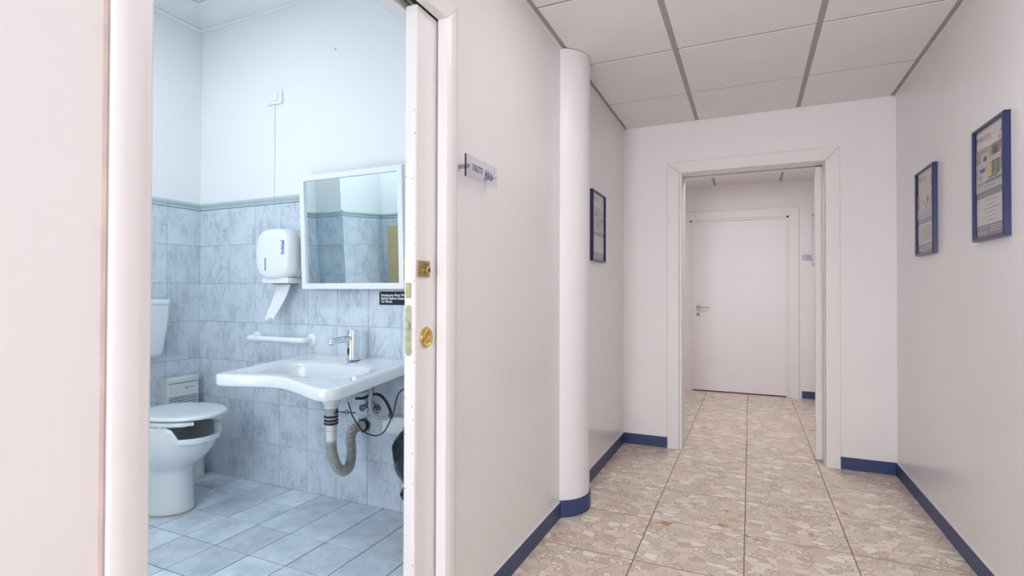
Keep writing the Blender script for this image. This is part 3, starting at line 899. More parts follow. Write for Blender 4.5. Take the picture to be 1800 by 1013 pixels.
# ---- washbasin (wheelchair model with a bay in its front)
NB = 96
BXL, BXR = -2.292, -1.552
def bz(x, y):
    t = (YB - y) / .60; s = (x - BXL) / (BXR - BXL)
    return .795 - t * (.036 + .019 * s)
def basin_outline():
    """plan outline, counter-clockwise from the back right, evenly resampled"""
    pts = []
    def fil(cx, cy_, r, a0, a1, n=8):
        for k in range(n + 1):
            a = R(a0 + (a1 - a0) * k / n); pts.append((cx + r * math.cos(a), cy_ + r * math.sin(a)))
    fil(-1.536 - .012, YB - TT - .012, .012, 0, 90, 3)
    fil(-2.262 + .055, YB - TT - .055, .055, 90, 178, 8)
    fil(-2.262 + .032, 1.668, .032, 180, 262, 8)
    # front edge with the bay
    for p in spline([(-2.222, 1.636, 0), (-2.147, 1.652, 0), (-2.066, 1.680, 0), (-1.952, 1.708, 0), (-1.878, 1.703, 0), (-1.783, 1.676, 0), (-1.690, 1.645, 0), (-1.628, 1.628, 0)], 5):
        pts.append((p.x, p.y))
    fil(-1.536 - .062, 1.627 + .062, .062, 275, 358, 9)
    # resample
    P = [Vector(p) for p in pts]; P.append(P[0])
    L_ = [0]
    for a, b_ in zip(P[:-1], P[1:]): L_.append(L_[-1] + (b_ - a).length)
    out = []; j = 0
    for k in range(NB):
        d = L_[-1] * k / NB
        while L_[j + 1] < d: j += 1
        t = (d - L_[j]) / (L_[j + 1] - L_[j]); out.append(P[j].lerp(P[j + 1], t))
    return out
BO = basin_outline()
BC = Vector((-1.905, 1.945))
def off(o, d):
    """inset an outline by d along its normals"""
    r = []
    for i, p in enumerate(o):
        a, b_ = o[i - 2], o[(i + 2) % len(o)]
        t = (b_ - a).normalized(); r.append(p + Vector((-t.y, t.x)) * d)
    return r
def bowl_curve(hx, hy, cx, cy_, e):
    """superellipse met by rays from its centre towards the basin outline"""
    r = []
    for p in BO:
        d = (p - BC); a = math.atan2(d.y / .31, d.x / .37)
        c, s = math.cos(a), math.sin(a)
        r.append(Vector((cx + hx * math.copysign(abs(c) ** e, c), cy_ + hy * math.copysign(abs(s) ** e, s))))
    return r
def ring3(o, dz): return [(p.x, p.y, bz(p.x, p.y) + dz) for p in o]
lp1 = bowl_curve(.262, .125, -1.905, 1.925, .58)
# keep the front of the bowl behind the bay's lip
def clampf(o, m):
    io = off(BO, m); r = []
    for p, q in zip(o, io):
        r.append(p if (p - BC).length <= (q - BC).length else q.copy())
    return r
lip = clampf(lp1, .03)
def shrink(o, fx, fy=None): fy = fy or fx; return [Vector((BC.x + (p.x - BC.x) * fx, BC.y - .01 + (p.y - BC.y + .01) * fy)) for p in o]
def blend(a, b_, t): return [p.lerp(q, t) for p, q in zip(a, b_)]
rings = []
under = bowl_curve(.25, .165, -1.89, 2.0, .75)
rings += [ring3(shrink(under, .30), -.137), ring3(shrink(under, .62), -.132), ring3(shrink(under, .86), -.116), ring3(clampf(shrink(under, 1.05), .045), -.088), ring3(blend(clampf(shrink(under, 1.12), .03), off(BO, .03), .45), -.068), ring3(off(BO, .020), -.054),
          ring3(off(BO, .008), -.0535), ring3(off(BO, .002), -.049), ring3(BO, -.042), ring3(BO, -.012), ring3(off(BO, .0025), -.005), ring3(off(BO, .008), -.0008), ring3(off(BO, .016), .0005),
          ring3(blend(off(BO, .016), lip, .35), -.002), ring3(blend(off(BO, .016), lip, .75), -.006), ring3(blend(off(BO, .016), lip, .94), -.009), ring3(lip, -.014), ring3(shrink(lip, .965, .95), -.024), ring3(shrink(lip, .93, .9), -.048),
          ring3(shrink(lip, .88, .84), -.082), ring3(shrink(lip, .78, .74), -.105), ring3(shrink(lip, .5), -.117), ring3(shrink(lip, .18), -.122)]
bm = bmesh.new()
add_loft(bm, rings)
sink = thing('washbasin', 'white ceramic washbasin with a curved-in front edge fixed to the tiled wall', 'washbasin', (-1.92, YB, .6))
fin(bm, 'basin', 'ceramic', sink, 60)
lathe('drain_ring', [(.030, 0), (.030, .003), (.022, .004), (.020, .001), (.001, .001)], (-1.905, 1.935, bz(-1.9, 1.935) - .123), (0, 0, 1), 'chrome', sink, 28)
adopt(sink)

# ---- tap
fx, fy = -1.872, 2.135
fz = bz(fx, fy) + .002
tap = thing('faucet', 'chrome sensor faucet standing on the washbasin', 'faucet', (fx, fy, fz))
lathe('base_ring', [(.0345, 0), (.0345, .006), (.032, .008)], (fx, fy, fz), (0, 0, 1), 'chrome', tap, 36)
bm = bmesh.new()
def oval(z, a=.0300, b_=.0315): return [(fx + a * math.cos(2 * math.pi * k / 36), fy + b_ * math.sin(2 * math.pi * k / 36), z) for k in range(36)]
add_loft(bm, [oval(fz + .007), oval(fz + .148), oval(fz + .153, .0288, .0303), oval(fz + .1545, .0265, .0275)])
fin(bm, 'body', 'chrome', tap, 45)
spz = fz + .112
sp_d = Vector((-.25, -1.0, -.10)).normalized()
p0 = Vector((fx, fy - .015, spz)); p1 = p0 + sp_d * .112
tube('spout', [p0, p0 + sp_d * .05, p1], [.0175, .017, .0160], 'chrome', tap, 24)
dn = Vector((-.12, -.45, -1)).normalized()
tube('aerator', [p1 - sp_d * .004, p1 + dn * .006, p1 + dn * .017], [.0155, .0158, .0150], 'chrome', tap, 24)
lathe('nozzle', [(.0095, 0), (.0095, .001), (.001, .001)], p1 + dn * .017, dn, 'dark_slot', tap, 20)
bm = bmesh.new()
sd = Vector((-.10, -1, 0)).normalized(); sx_ = Vector((1, -.10, 0)).normalized()
oc = Vector((fx, fy, fz + .046)) + Vector((-.0028, -.0312, 0))
wo = rrect(-.0058, .0058, -.0165, .0165, .0056, 6)
add_loft(bm, [[oc + sx_ * a + Vector((0, 0, b_)) - sd * .001 for a, b_ in wo], [oc + sx_ * a + Vector((0, 0, b_)) + sd * .0012 for a, b_ in wo]])
fin(bm, 'sensor_window', 'black_sign', tap)
adopt(tap)

# ---- drain trap under the basin
tr = thing('drain_trap', 'grey ribbed flexible drain hose looping under the washbasin', 'drain pipe', (-1.84, 1.95, .25))
tx, ty = -1.842, 1.95
lathe('waste_body', [(.044, .628), (.044, .612), (.041, .600), (.034, .592), (.033, .578), (.030, .577)][::-1], (tx, ty, 0), (0, 0, 1), 'ceramic', tr, 28)
lathe('waste_pipe', [(.027, .500), (.030, .502), (.030, .560), (.033, .562), (.033, .577), (.028, .577)], (tx, ty, 0), (0, 0, 1), 'pipe_grey', tr, 28)
for z in (.538, .520, .505):
    lathe('seal_ring', [(.029, 0), (.033, .002), (.034, .006), (.033, .010), (.029, .012)], (tx, ty, z - .006), (0, 0, 1), 'black_rubber', tr, 28)
lathe('reducer', [(.0235, .415), (.0235, .455), (.0255, .462), (.0255, .474), (.0235, .476), (.0235, .505)], (tx, ty, 0), (0, 0, 1), 'pipe_white', tr, 28)
lathe('brass_band', [(.0235, 0), (.0262, .001), (.0262, .003), (.0235, .004)], (tx, ty, .467), (0, 0, 1), 'brass', tr, 28)
path = spline([(tx, ty, .425), (tx, ty + .002, .385), (tx + .004, ty + .012, .33), (tx + .008, ty + .035, .283), (tx + .006, ty + .08, .250), (tx - .002, ty + .125, .254), (tx - .012, ty + .155, .292), (tx - .022, ty + .168, .335), (tx - .032, ty + .175, .380), (tx - .040, ty + .19, .412), (tx - .045, ty + .22, .424), (tx - .046, ty + .255, .424)], 10)
dense = []
for a, b_ in zip(path[:-1], path[1:]):
    for k in range(2): dense.append(a.lerp(b_, k / 2))
dense.append(path[-1])
# even spacing, then ribs
Ls = [0]
for a, b_ in zip(dense[:-1], dense[1:]): Ls.append(Ls[-1] + (b_ - a).length)
NS = int(Ls[-1] / .0022)
ev = []; j = 0
for k in range(NS + 1):
    d = Ls[-1] * k / NS
    while j < len(Ls) - 2 and Ls[j + 1] < d: j += 1
    ev.append(dense[j].lerp(dense[j + 1], (d - Ls[j]) / max(1e-9, Ls[j + 1] - Ls[j])))
rs = [.0200 if (k % 4 in (0, 1)) else .0258 for k in range(NS + 1)]
tube('ribbed_hose', ev, rs, 'hose_grey', tr, 20, 60)
ex, ez = tx - .046, .424
tube('wall_spigot', [(ex, ty + .235, ez), (ex, YB - TT, ez)], .0245, 'pipe_white', tr, 24)
lathe('wall_seal', [(.034, 0), (.034, .012), (.027, .014)], (ex, YB - TT, ez), (0, -1, 0), 'black_rubber', tr, 24)
bm = bmesh.new()
hx = [(.046 * math.cos(R(60 * k + 15)), .046 * math.sin(R(60 * k + 15))) for k in range(6)]
add_loft(bm, [[(ex + .004 + a, YB - TT, ez + b_) for a, b_ in hx], [(ex + .004 + a, YB - TT - .005, ez + b_) for a, b_ in hx]])
fin(bm, 'wall_rosette', 'dull_chrome', tr)
# pop-up rod
tube('pop_up_rod', [(tx + .026, ty, .562), (tx + .125, ty + .03, .560)], .0028, 'black_rubber', tr, 8)
lathe('ball_nut', [(.008, 0), (.012, .003), (.012, .011), (.006, .014)], (tx + .024, ty, .562), (1, .3, 0), 'black_rubber', tr, 16)
lathe('rod_clamp', [(.008, -.010), (.008, .010)], (tx + .080, ty + .017, .561), (0, 0, 1), 'dull_chrome', tr, 12)
adopt(tr)

# ---- supply: angle valves, flexible hoses, cable
def valve(x, z, label, rot):
    v = thing('angle_valve', label, 'valve', (x, YB - TT, z), 'chrome valves under the washbasin')
    lathe('rosette', [(.026, 0), (.025, .004), (.012, .007)], (x, YB - TT, z), (0, -1, 0), 'dull_chrome', v, 24)
    tube('valve_body', [(x, YB - TT, z), (x, YB - .062, z)], .011, 'dull_chrome', v, 16)
    tube('outlet', [(x, YB - .045, z), (x + .004, YB - .045, z + .042)], .008, 'dull_chrome', v, 14)
    lathe('handle', [(.015, 0), (.017, .004), (.017, .020), (.013, .024)], (x, YB - .058, z), (rot, -1, -.2), 'dull_chrome', v, 10, 20)
    lathe('nut', [(.012, 0), (.012, .012)], (x + .003, YB - .045, z + .030), (.1, 0, 1), 'dull_chrome', v, 6, 10)
    adopt(v)
valve(-1.842, .535, 'chrome angle valve under the basin, nearer the drain hose', -.4)
valve(-1.800, .520, 'chrome angle valve under the basin, nearer the junction box', .5)
fh = thing('flexible_hose', 'grey braided hose running from under the basin down behind the junction box', 'hose', (-1.75, 2.17, .5))
tube('braid', spline([(-1.722, 2.10, .650), (-1.722, 2.09, .61), (-1.718, 2.085, .57), (-1.708, 2.09, .535), (-1.690, 2.11, .512), (-1.660, 2.14, .507)], 8), .0095, 'pipe_grey', fh, 14)
lathe('hose_nut', [(.013, 0), (.013, .016)], (-1.722, 2.10, .638), (0, 0, 1), 'dull_chrome', fh, 6, 10)
adopt(fh)
ch = thing('supply_hose', 'dark flexible hose arching from the valves to the junction box', 'hose', (-1.72, 2.17, .55))
tube('hose', spline([(-1.865, 2.15, .585), (-1.82, 2.155, .590), (-1.775, 2.165, .610), (-1.73, 2.168, .612), (-1.690, 2.165, .590), (-1.668, 2.175, .545), (-1.664, 2.18, .515)], 8), .0075, 'black_rubber', ch, 12)
lathe('hose_nut', [(.013, 0), (.014, .004), (.014, .018), (.010, .022)], (-1.664, 2.18, .497), (0, 0, 1), 'dull_chrome', ch, 12, 20)
adopt(ch)
cable = tag(tube('sensor_cable', spline([(-1.800, 2.02, .598), (-1.792, 2.02, .575), (-1.775, 2.03, .52), (-1.745, 2.06, .455), (-1.715, 2.08, .432), (-1.675, 2.09, .430), (-1.635, 2.10, .460), (-1.605, 2.12, .54), (-1.595, 2.13, .60), (-1.583, 2.14, .640), (-1.558, 2.15, .655), (-1.530, 2.16, .62), (-1.515, 2.17, .54)], 8), .0032, 'black_rubber', None, 8), 'thin black cable looping between the faucet and the junction box', 'cable')

jb = thing('junction_box', 'pale square junction box on the tiles under the washbasin', 'junction box', (-1.69, YB - TT, .42))
box('box_body', -1.715, -1.575, YB - .062, YB - TT, .420, .500, 'cistern_plastic', jb, .004, 2)
lid = box('lid', -1.718, -1.572, YB - .068, YB - .058, .417, .503, 'cistern_plastic', jb, .003, 2)
for x in (-1.709, -1.581):
    for z in (.426, .494):
        lathe('screw', [(.0035, 0), (.003, .0012)], (x, YB - .068, z), (0, -1, 0), 'grey_plastic', lid, 10)
adopt(jb)

# ---- black bin bag hanging in a wall ring
bb = thing('bin_bag', 'black plastic bin bag hanging beside the washbasin behind the door edge', 'bag', (-1.46, 2.10, .1))
bm = bmesh.new()
rings = []
for k in range(19):
    t = k / 18
    z = .478 - t * .40
    w = (.06 + .075 * math.sin(math.pi * min(1, t * 1.25 + .10)) ** .8) if t < .72 else (.098 * (1 - ((t - .72) / .28) ** 1.6) + .012)
    ring = []
    for i in range(40):
        a = 2 * math.pi * i / 40
        cr = 1 + .05 * math.sin(7 * a + 6 * t) + .035 * math.sin(13 * a - 11 * t) + .03 * math.sin(5 * a + 17 * t)
        ring.append((-1.440 + .03 * t + w * cr * math.cos(a), 2.10 + w * .8 * cr * math.sin(a), z + .008 * math.sin(3 * a + 4 * t)))
    rings.append(ring)
add_loft(bm, rings)
fin(bm, 'bag_body', 'bin_bag', bb, 50)
bm = bmesh.new()
add_tube(bm, [(-1.440 + .075 * math.cos(2 * math.pi * k / 24), 2.10 + .062 * math.sin(2 * math.pi * k / 24), .474 + .004 * math.sin(6 * math.pi * k / 24)) for k in range(25)], .007, 8)
fin(bm, 'rolled_rim', 'bin_bag', bb, 50)
tube('wall_bracket', [(-1.440, 2.16, .474), (-1.440, YB - TT, .474)], .006, 'dull_chrome', bb, 10)
adopt(bb)

# ---- toilet
TY = 1.775
toi = thing('toilet', 'white floor-standing toilet with an opening cut into the front of its bowl', 'toilet', (-2.8, TY, 0))
def egg(x0, x1, hw, z, n=56, y=TY, sq=1.0):
    """egg-shaped outline: x0 back, x1 tip; widest behind the middle"""
    out = []
    xm = x0 + (x1 - x0) * .45
    for k in range(n):
        a = 2 * math.pi * k / n
        c, s = math.cos(a), math.sin(a)
        x = xm + (x1 - xm) * c if c > 0 else xm + (xm - x0) * c
        out.append((x, y + hw * math.copysign(abs(s) ** sq, s), z))
    return out
def notch(x, y, z, depth):
    """the rim drops in front, between two shoulders"""
    a = math.atan2(y - TY, x + 2.74)
    k = min(1, max(0, (R(39) - abs(a)) / R(9)))
    k = k * k * (3 - 2 * k)
    return (x, y, z - depth * k)
bm = bmesh.new()
rings = [egg(-3.02, -2.648, .125, 0), egg(-3.02, -2.644, .129, .012), egg(-3.015, -2.650, .124, .03), egg(-3.01, -2.654, .122, .12), egg(-3.01, -2.652, .123, .205), egg(-3.015, -2.645, .126, .222), egg(-3.02, -2.622, .137, .243),
         egg(-3.03, -2.578, .155, .275), egg(-3.04, -2.540, .169, .310), egg(-3.04, -2.507, .180, .350), [notch(*p, .012) for p in egg(-3.04, -2.482, .186, .395)], [notch(*p, .037) for p in egg(-3.04, -2.472, .188, .425)]]
rings = [r for r in rings]
top_o = egg(-3.04, -2.468, .188, .468); top_i = egg(-2.99, -2.495, .160, .470)
mid_o = egg(-3.04, -2.473, .187, .448)
rings += [[notch(*p, .053) for p in mid_o], [notch(*p, .062) for p in top_o], [notch(x, y, z + .004, .062) for x, y, z in egg(-3.035, -2.473, .183, .470)], [notch(x, y, z + .002, .062) for x, y, z in top_i]]
rings += [[notch(x, y, z, .045) for x, y, z in egg(-2.98, -2.505, .150, .445)]]
add_loft(bm, rings, True, False)
bowl = fin(bm, 'bowl', 'toilet_ceramic', toi, 60)
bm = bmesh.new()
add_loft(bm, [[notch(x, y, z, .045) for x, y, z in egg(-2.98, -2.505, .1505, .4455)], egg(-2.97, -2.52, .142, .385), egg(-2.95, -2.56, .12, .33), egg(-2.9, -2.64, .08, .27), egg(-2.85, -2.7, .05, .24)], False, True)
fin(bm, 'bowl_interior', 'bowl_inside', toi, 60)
box('rear_block', -3.19, -3.00, TY - .105, TY + .105, 0, .40, 'toilet_ceramic', toi, .02, 3)
bm = bmesh.new()
# seat ring, open at the tip
def seat_pts(x0, x1, hw, z, gap):
    out = []
    n = 48
    for k in range(n + 1):
        a = R(gap) + (2 * math.pi - 2 * R(gap)) * k / n
        c, s = math.cos(a), math.sin(a)
        xm = x0 + (x1 - x0) * .45
        out.append(Vector((xm + ((x1 - xm) if c > 0 else (xm - x0)) * c, TY + hw * s, z)))
    return out
SX0, SX1 = -2.915, -2.447
so, si = seat_pts(SX0, SX1, .188, 0, 25), seat_pts(SX0 + .09, SX1 - .072, .105, 0, 30)
rings = []
for k in range(len(so)):
    o_, i_ = so[k], si[k]
    c_ = (o_ + i_) / 2
    ring = []
    for q in range(12):
        a = 2 * math.pi * q / 12
        u_ = math.copysign(abs(math.cos(a)) ** .45, math.cos(a)); v_ = math.copysign(abs(math.sin(a)) ** .6, math.sin(a))
        sh = 1.0 if 1 < k < len(so) - 2 else .82
        ring.append(c_ + (o_ - c_) * u_ * sh + Vector((0, 0, .4885 + .0125 * v_ * sh)))
    rings.append(ring)
add_loft(bm, rings)
fin(bm, 'seat', 'seat_plastic', toi, 60)
bm = bmesh.new()
def lidr(inset, z): return egg(SX0 + inset, SX1 + .008 - inset, .192 - inset, z, 64)
add_loft(bm, [lidr(.010, .507), lidr(.003, .508), lidr(0, .513), lidr(.001, .519), lidr(.006, .5235), lidr(.016, .526), lidr(.06, .529), lidr(.12, .5305)])
fin(bm, 'lid', 'seat_plastic', toi, 45)
for s in (-1, 1):
    tube('hinge', [(-2.925, TY + s * .075 - .022, .492), (-2.925, TY + s * .075 + .022, .492)], .012, 'seat_plastic', toi, 16)
    box('seat_buffer', -2.62, -2.60, TY + s * .155 - .008, TY + s * .155 + .008, .470, .480, 'white_plastic', toi, .002)
tube('flush_pipe', spline([(-3.17, TY, .755), (-3.17, TY, .6), (-3.17, TY, .45), (-3.16, TY, .38)], 6), .024, 'white_plastic', toi, 18)
bm = bmesh.new()
add_loft(bm, [egg(-3.025, -2.638, .131, .0006), egg(-3.025, -2.638, .131, .004), egg(-3.02, -2.648, .125, .007)])
fin(bm, 'sealant_bead', 'sealant', toi, 50)
adopt(toi)

# ---- cistern
ci = thing('cistern', 'white plastic toilet cistern on the wall above the toilet', 'cistern', (XB, 1.76, .76))
bm = bmesh.new()
def cr_(hy, d, z, r=.022):
    return [(x, y, z) for x, y in rrect(XB + TT, XB + TT + d, 1.765 - hy, 1.765 + hy, r, 6)]
add_loft(bm, [cr_(.150, .110, .757), cr_(.168, .122, .764), cr_(.178, .130, .79), cr_(.200, .142, .97), cr_(.204, .144, 1.062)])
fin(bm, 'tank', 'cistern_plastic', ci, 45)
bm = bmesh.new()
add_loft(bm, [cr_(.206, .146, 1.063), cr_(.207, .147, 1.068), cr_(.207, .147, 1.085), cr_(.203, .143, 1.092)])
cl_ = fin(bm, 'lid', 'cistern_plastic', ci, 45)
box('flush_button', XB + .05, XB + .09, 1.70, 1.78, 1.088, 1.098, 'white_plastic', cl_, .003)
adopt(ci)

# ---- louvred unit beside the cistern
hx1 = -3.128
he = thing('fan_heater', 'pale grey wall heater with a slotted grille in the corner behind the toilet', 'heater', (XB, 2.08, .30))
hy0, hy1, hz0, hz1 = 1.985, 2.172, .30, .622
box('housing', XB + TT, hx1 - .012, hy0, hy1, hz0, hz1, 'heater_side', he, .003)
box('front_cap', hx1 - .020, hx1 + .003, hy0 - .002, hy1 + .002, hz1 - .034, hz1 + .002, 'heater_plastic', he, .004, 2)
fp = box('front_panel', hx1 - .014, hx1, hy0, hy1, .520, hz1 - .037, 'heater_plastic', he, .002)
box('grille_back', hx1 - .014, hx1 - .010, hy0 + .004, hy1 - .004, hz0 + .02, .519, 'dark_slot', he)
box('front_bar', hx1 - .014, hx1 + .003, hy0, hy1, .505, .521, 'heater_plastic', he, .002)
for k in range(16):
    z = .498 - k * .0115
    box('louvre', hx1 - .012, hx1 + .001, hy0 + .003, hy1 - .003, z - .0032, z + .0032, 'heater_plastic', he, .001)
for yy in (hy0 + .0015, hy1 - .0045):
    box('side_rail', hx1 - .014, hx1 + .001, yy, yy + .003, hz0, .52, 'heater_plastic', he)
lathe('emblem', [(.0075, 0), (.0075, .0006)], (hx1, hy1 - .076, .553), (1, 0, 0), 'pr_grey', fp, 16)
for k in range(4):
    box('printed_mark', hx1 - .0002, hx1 + .0005, hy1 - .063 + k * .0095, hy1 - .055 + k * .0095, .550, .557, 'pr_text', fp)
adopt(he)

# ---- brush holder in the corner
bh = thing('brush_holder', 'white round toilet brush holder on the floor in the corner', 'brush holder', (-3.12, 2.135, 0))
lathe('cup', [(.046, 0), (.048, .004), (.046, .02), (.046, .15), (.048, .155), (.042, .155), (.040, .02)], (-3.115, 2.150, 0), (0, 0, 1), 'white_plastic', bh, 28)
tube('brush_stem', [(-3.115, 2.150, .02), (-3.115, 2.150, .30)], .006, 'white_plastic', bh, 10)
lathe('brush_head', [(.015, .03), (.034, .05), (.034, .10), (.015, .12)], (-3.115, 2.150, 0), (0, 0, 1), 'paper', bh, 18)
adopt(bh)

# ---- tan board by the front wall, seen only in the mirror
tb = thing('wooden_board', 'tan wooden board reflected at the right edge of the mirror', 'board', (-2.6, YBF + .04, 0))
box('panel', -2.886, -2.58, YBF + .018, YBF + .046, 0, 1.588, 'tan_board', tb, .002)
box('edge_strip', -2.888, -2.884, YBF + .018, YBF + .046, 0, 1.588, 'tan_board', tb)
adopt(tb)

# ================================================================== CORRIDOR THINGS
# ---- acrylic toilet sign on stand-off pins
sy0, sy1, sz0, sz1, sx = 1.493, 1.722, 1.517, 1.592, -.846
sg = thing('toilet_sign', 'clear acrylic TOILETTE sign on metal stand-offs beside the toilet doorway', 'sign', (XL, 1.6, sz0))
pl = box('plate', sx - .0025, sx + .0025, sy0 + .0012, sy1, sz0, sz1, 'acrylic', sg)
box('tinted_edge', sx - .0027, sx + .0027, sy0 - .0008, sy0 + .0010, sz0, sz1, 'acrylic_edge', sg)
tm = lambda y, z: basis((sx + .0029, y, z), (0, 1, 0), (0, 0, 1))
text('lettering', 'TOILETTE', .0300, tm(1.530, 1.5460), 'ink_navy', pl, bold=.0003, narrow=.60)
def person_icon(yc, zc, woman):
    bm = bmesh.new()
    def poly(P): add_loft(bm, [[(sx + .0026, yc + a, zc + b_) for a, b_ in P], [(sx + .0032, yc + a, zc + b_) for a, b_ in P]])
    poly([(.003 * math.cos(R(30 * k)), .0128 + .003 * math.sin(R(30 * k))) for k in range(12)])
    if woman: poly([(-.003, .009), (.003, .009), (.0068, -.006), (.0025, -.006), (.0025, -.015), (-.0025, -.015), (-.0025, -.006), (-.0068, -.006)])
    else: poly([(-.0055, .009), (.0055, .009), (.0055, -.003), (.0035, -.003), (.003, -.015), (-.003, -.015), (-.0035, -.003), (-.0055, -.003)])
    fin(bm, 'pictogram', 'ink_navy', pl)
person_icon(1.633, 1.5520, True); person_icon(1.650, 1.5520, False)
bm = bmesh.new()
yc, zc = 1.672, 1.5485
add_tube(bm, [(sx + .0030, yc + .0075 * math.cos(R(a)) - .001, zc - .006 + .0075 * math.sin(R(a))) for a in range(120, 400, 14)], .0012, 6)
add_tube(bm, [(sx + .0030, yc - .003, zc + .009), (sx + .0030, yc - .002, zc), (sx + .0030, yc + .006, zc), (sx + .0030, yc + .009, zc - .010)], .0016, 6)
add_tube(bm, [(sx + .0030, yc - .0035, zc + .0115), (sx + .0030, yc - .0032, zc + .0135)], .0026, 8)
fin(bm, 'pictogram', 'ink_navy', pl)
for y in (sy0 + .017, sy1 - .024):
    z = (sz0 + sz1) / 2
    lathe('standoff', [(.0075, 0), (.0075, sx - XL - .003)], (XL, y, z), (1, 0, 0), 'steel', sg, 20)
    lathe('standoff_cap', [(.0078, 0), (.0078, .010), (.006, .012)], (sx + .0026, y, z), (1, 0, 0), 'chrome', sg, 20)
adopt(sg)

# ---- framed notices
def poster(label, wall_x, ya_, yb2, z0, z1, art):
    """ya_ -> yb2 runs left to right as one reads it; the face looks away from wall_x"""
    s = 1 if wall_x < 0 else -1
    depth = .022
    root = thing('framed_notice', label, 'framed notice', (wall_x, (ya_ + yb2) / 2, z0), 'blue framed notices in the corridor')
    e = 1 if yb2 > ya_ else -1
    wd, ht, fwid = abs(yb2 - ya_), z1 - z0, .0125
    X = lambda d: wall_x + s * d
    P = [(0, 0), (0, depth - .003), (.003, depth), (fwid - .002, depth), (fwid, depth - .004), (fwid, 0)]
    prism('frame_rail', P, lambda a, t, d: (X(t), d, z0 + a), min(ya_, yb2), max(ya_, yb2), 'frame_blue', root, None, 1, -1)
    prism('frame_rail', P, lambda a, t, d: (X(t), d, z1 - a), min(ya_, yb2), max(ya_, yb2), 'frame_blue', root, None, 1, -1)
    prism('frame_rail', P, lambda a, t, d: (X(t), ya_ + e * a, d), z0, z1, 'frame_blue', root, None, 1, -1)
    prism('frame_rail', P, lambda a, t, d: (X(t), yb2 - e * a, d), z0, z1, 'frame_blue', root, None, 1, -1)
    bx0, bx1 = sorted((X(.001), X(.006)))
    box('backing', bx0, bx1, min(ya_, yb2) + .003, max(ya_, yb2) - .003, z0 + .003, z1 - .003, 'mdf_red', root)
    # print: flat coloured fields on the sheet
    art = art + [('pr_text', .36 + .055 * k, .880, .40 + .055 * k, .889) for k in range(4)]
    names = sorted({a[0] for a in art})
    bm = bmesh.new()
    iw, ih = wd - 2 * fwid, ht - 2 * fwid
    for lay, (mm, u0, v0, u1, v1, *sk) in enumerate(art):
        d = X(.0085 + lay * .00003)
        k = sk[0] if sk else 0
        q = [(u0, v0), (u1, v0), (u1 + k, v1), (u0 + k, v1)]
        vs_ = [bm.verts.new((d, ya_ + e * (fwid + u * iw), z0 + fwid + v * ih)) for u, v in q]
        bm.faces.new(vs_).material_index = names.index(mm)
    me = bpy.data.meshes.new('printed_sheet'); bm.to_mesh(me); bm.free()
    sheet = link('printed_sheet', me, names, root)
    ex = (0, e, 0)
    def put(body, u, v, size, mm, bold=.0):
        text('lettering', body, size, basis((X(.0115), ya_ + e * (fwid + u * iw), z0 + fwid + v * ih), ex, (0, 0, 1)), mm, sheet, depth=.0001, bold=bold)
    put('proly', .03, .905, .030, 'pr_dark'); put('group', .275, .905, .030, 'pr_orange')
    put('prolygroup', .05, .030, .020, 'pr_white')
    gx0, gx1 = sorted((X(.0135), X(.0150)))
    box('glass_pane', gx0, gx1, min(ya_, yb2) + fwid * .8, max(ya_, yb2) - fwid * .8, z0 + fwid * .8, z1 - fwid * .8, 'pane', root)
    bm = bmesh.new(); ym = (ya_ + yb2) / 2
    add_tube(bm, [(X(.004), ym + .006 * math.cos(R(a)), z1 + .004 * math.sin(R(a))) for a in range(0, 181, 20)], .0012, 6)
    fin(bm, 'hanger', 'steel', root)
    adopt(root)

def base_art(lines):
    a = [('pr_white', 0, 0, 1, 1), ('pr_grey', 0, .365, 1, .425), ('pr_grey', 0, 0, 1, .115)]
    for k in range(3): a.append(('pr_pale', .48, .088 - k * .022, .93, .094 - k * .022))
    for i, (u0, u1) in enumerate(lines):
        v = .325 - i * (.18 / max(1, len(lines) - 1))
        u = u0
        while u < u1:
            w = random.uniform(.03, .09); a.append(('pr_text', u, v, min(u + w, u1), v + .008)); u += w + .012
    # corner mark
    a += [('pr_light', .86, .93, 1.0, 1.0, 0), ('pr_grey', .80, .885, .87, .955, .10), ('pr_orange', .77, .835, .84, .862)]
    return a

random.seed(11)
art1 = base_art([(.34, .68), (.36, .66), (.24, .80), (.36, .66), (.36, .64), (.34, .66)])
art1 += [('pr_beige', 0, .425, 1, .82), ('pr_pale', 0, .425, 1, .70), ('pr_teal', .18, .64, .46, .78), ('pr_pale', .18, .64, .46, .76), ('pr_dark', .26, .70, .38, .745), ('pr_brown', .55, .715, 1.0, .82), ('pr_dark', .60, .72, .74, .80), ('pr_orange', .80, .715, .95, .755),
         ('pr_white', .50, .70, 1.0, .715), ('pr_text', .02, .60, .36, .645), ('pr_white', .06, .61, .12, .635), ('pr_dark', .16, .605, .30, .635), ('pr_beige', .05, .545, .22, .585), ('pr_skin', .10, .555, .15, .58),
         ('pr_yellow', .40, .535, .54, .665), ('pr_brown', .55, .545, .67, .672), ('pr_green', .69, .540, .82, .668), ('pr_red', .84, .56, .97, .705), ('pr_pale', .42, .62, .52, .630), ('pr_dark', .45, .525, .75, .538),
         ('pr_light', 0, .425, 1, .505), ('pr_beige', .04, .488, .28, .513), ('pr_brown', .32, .490, .97, .512), ('pr_text', .30, .455, .36, .468), ('pr_text', .38, .455, .52, .468), ('pr_text', .54, .455, .66, .468)]
art2 = base_art([(.40, .72), (.16, .86), (.24, .80), (.18, .86), (.26, .76), (.12, .88), (.2, .84), (.14, .86), (.3, .7), (.16, .84)])
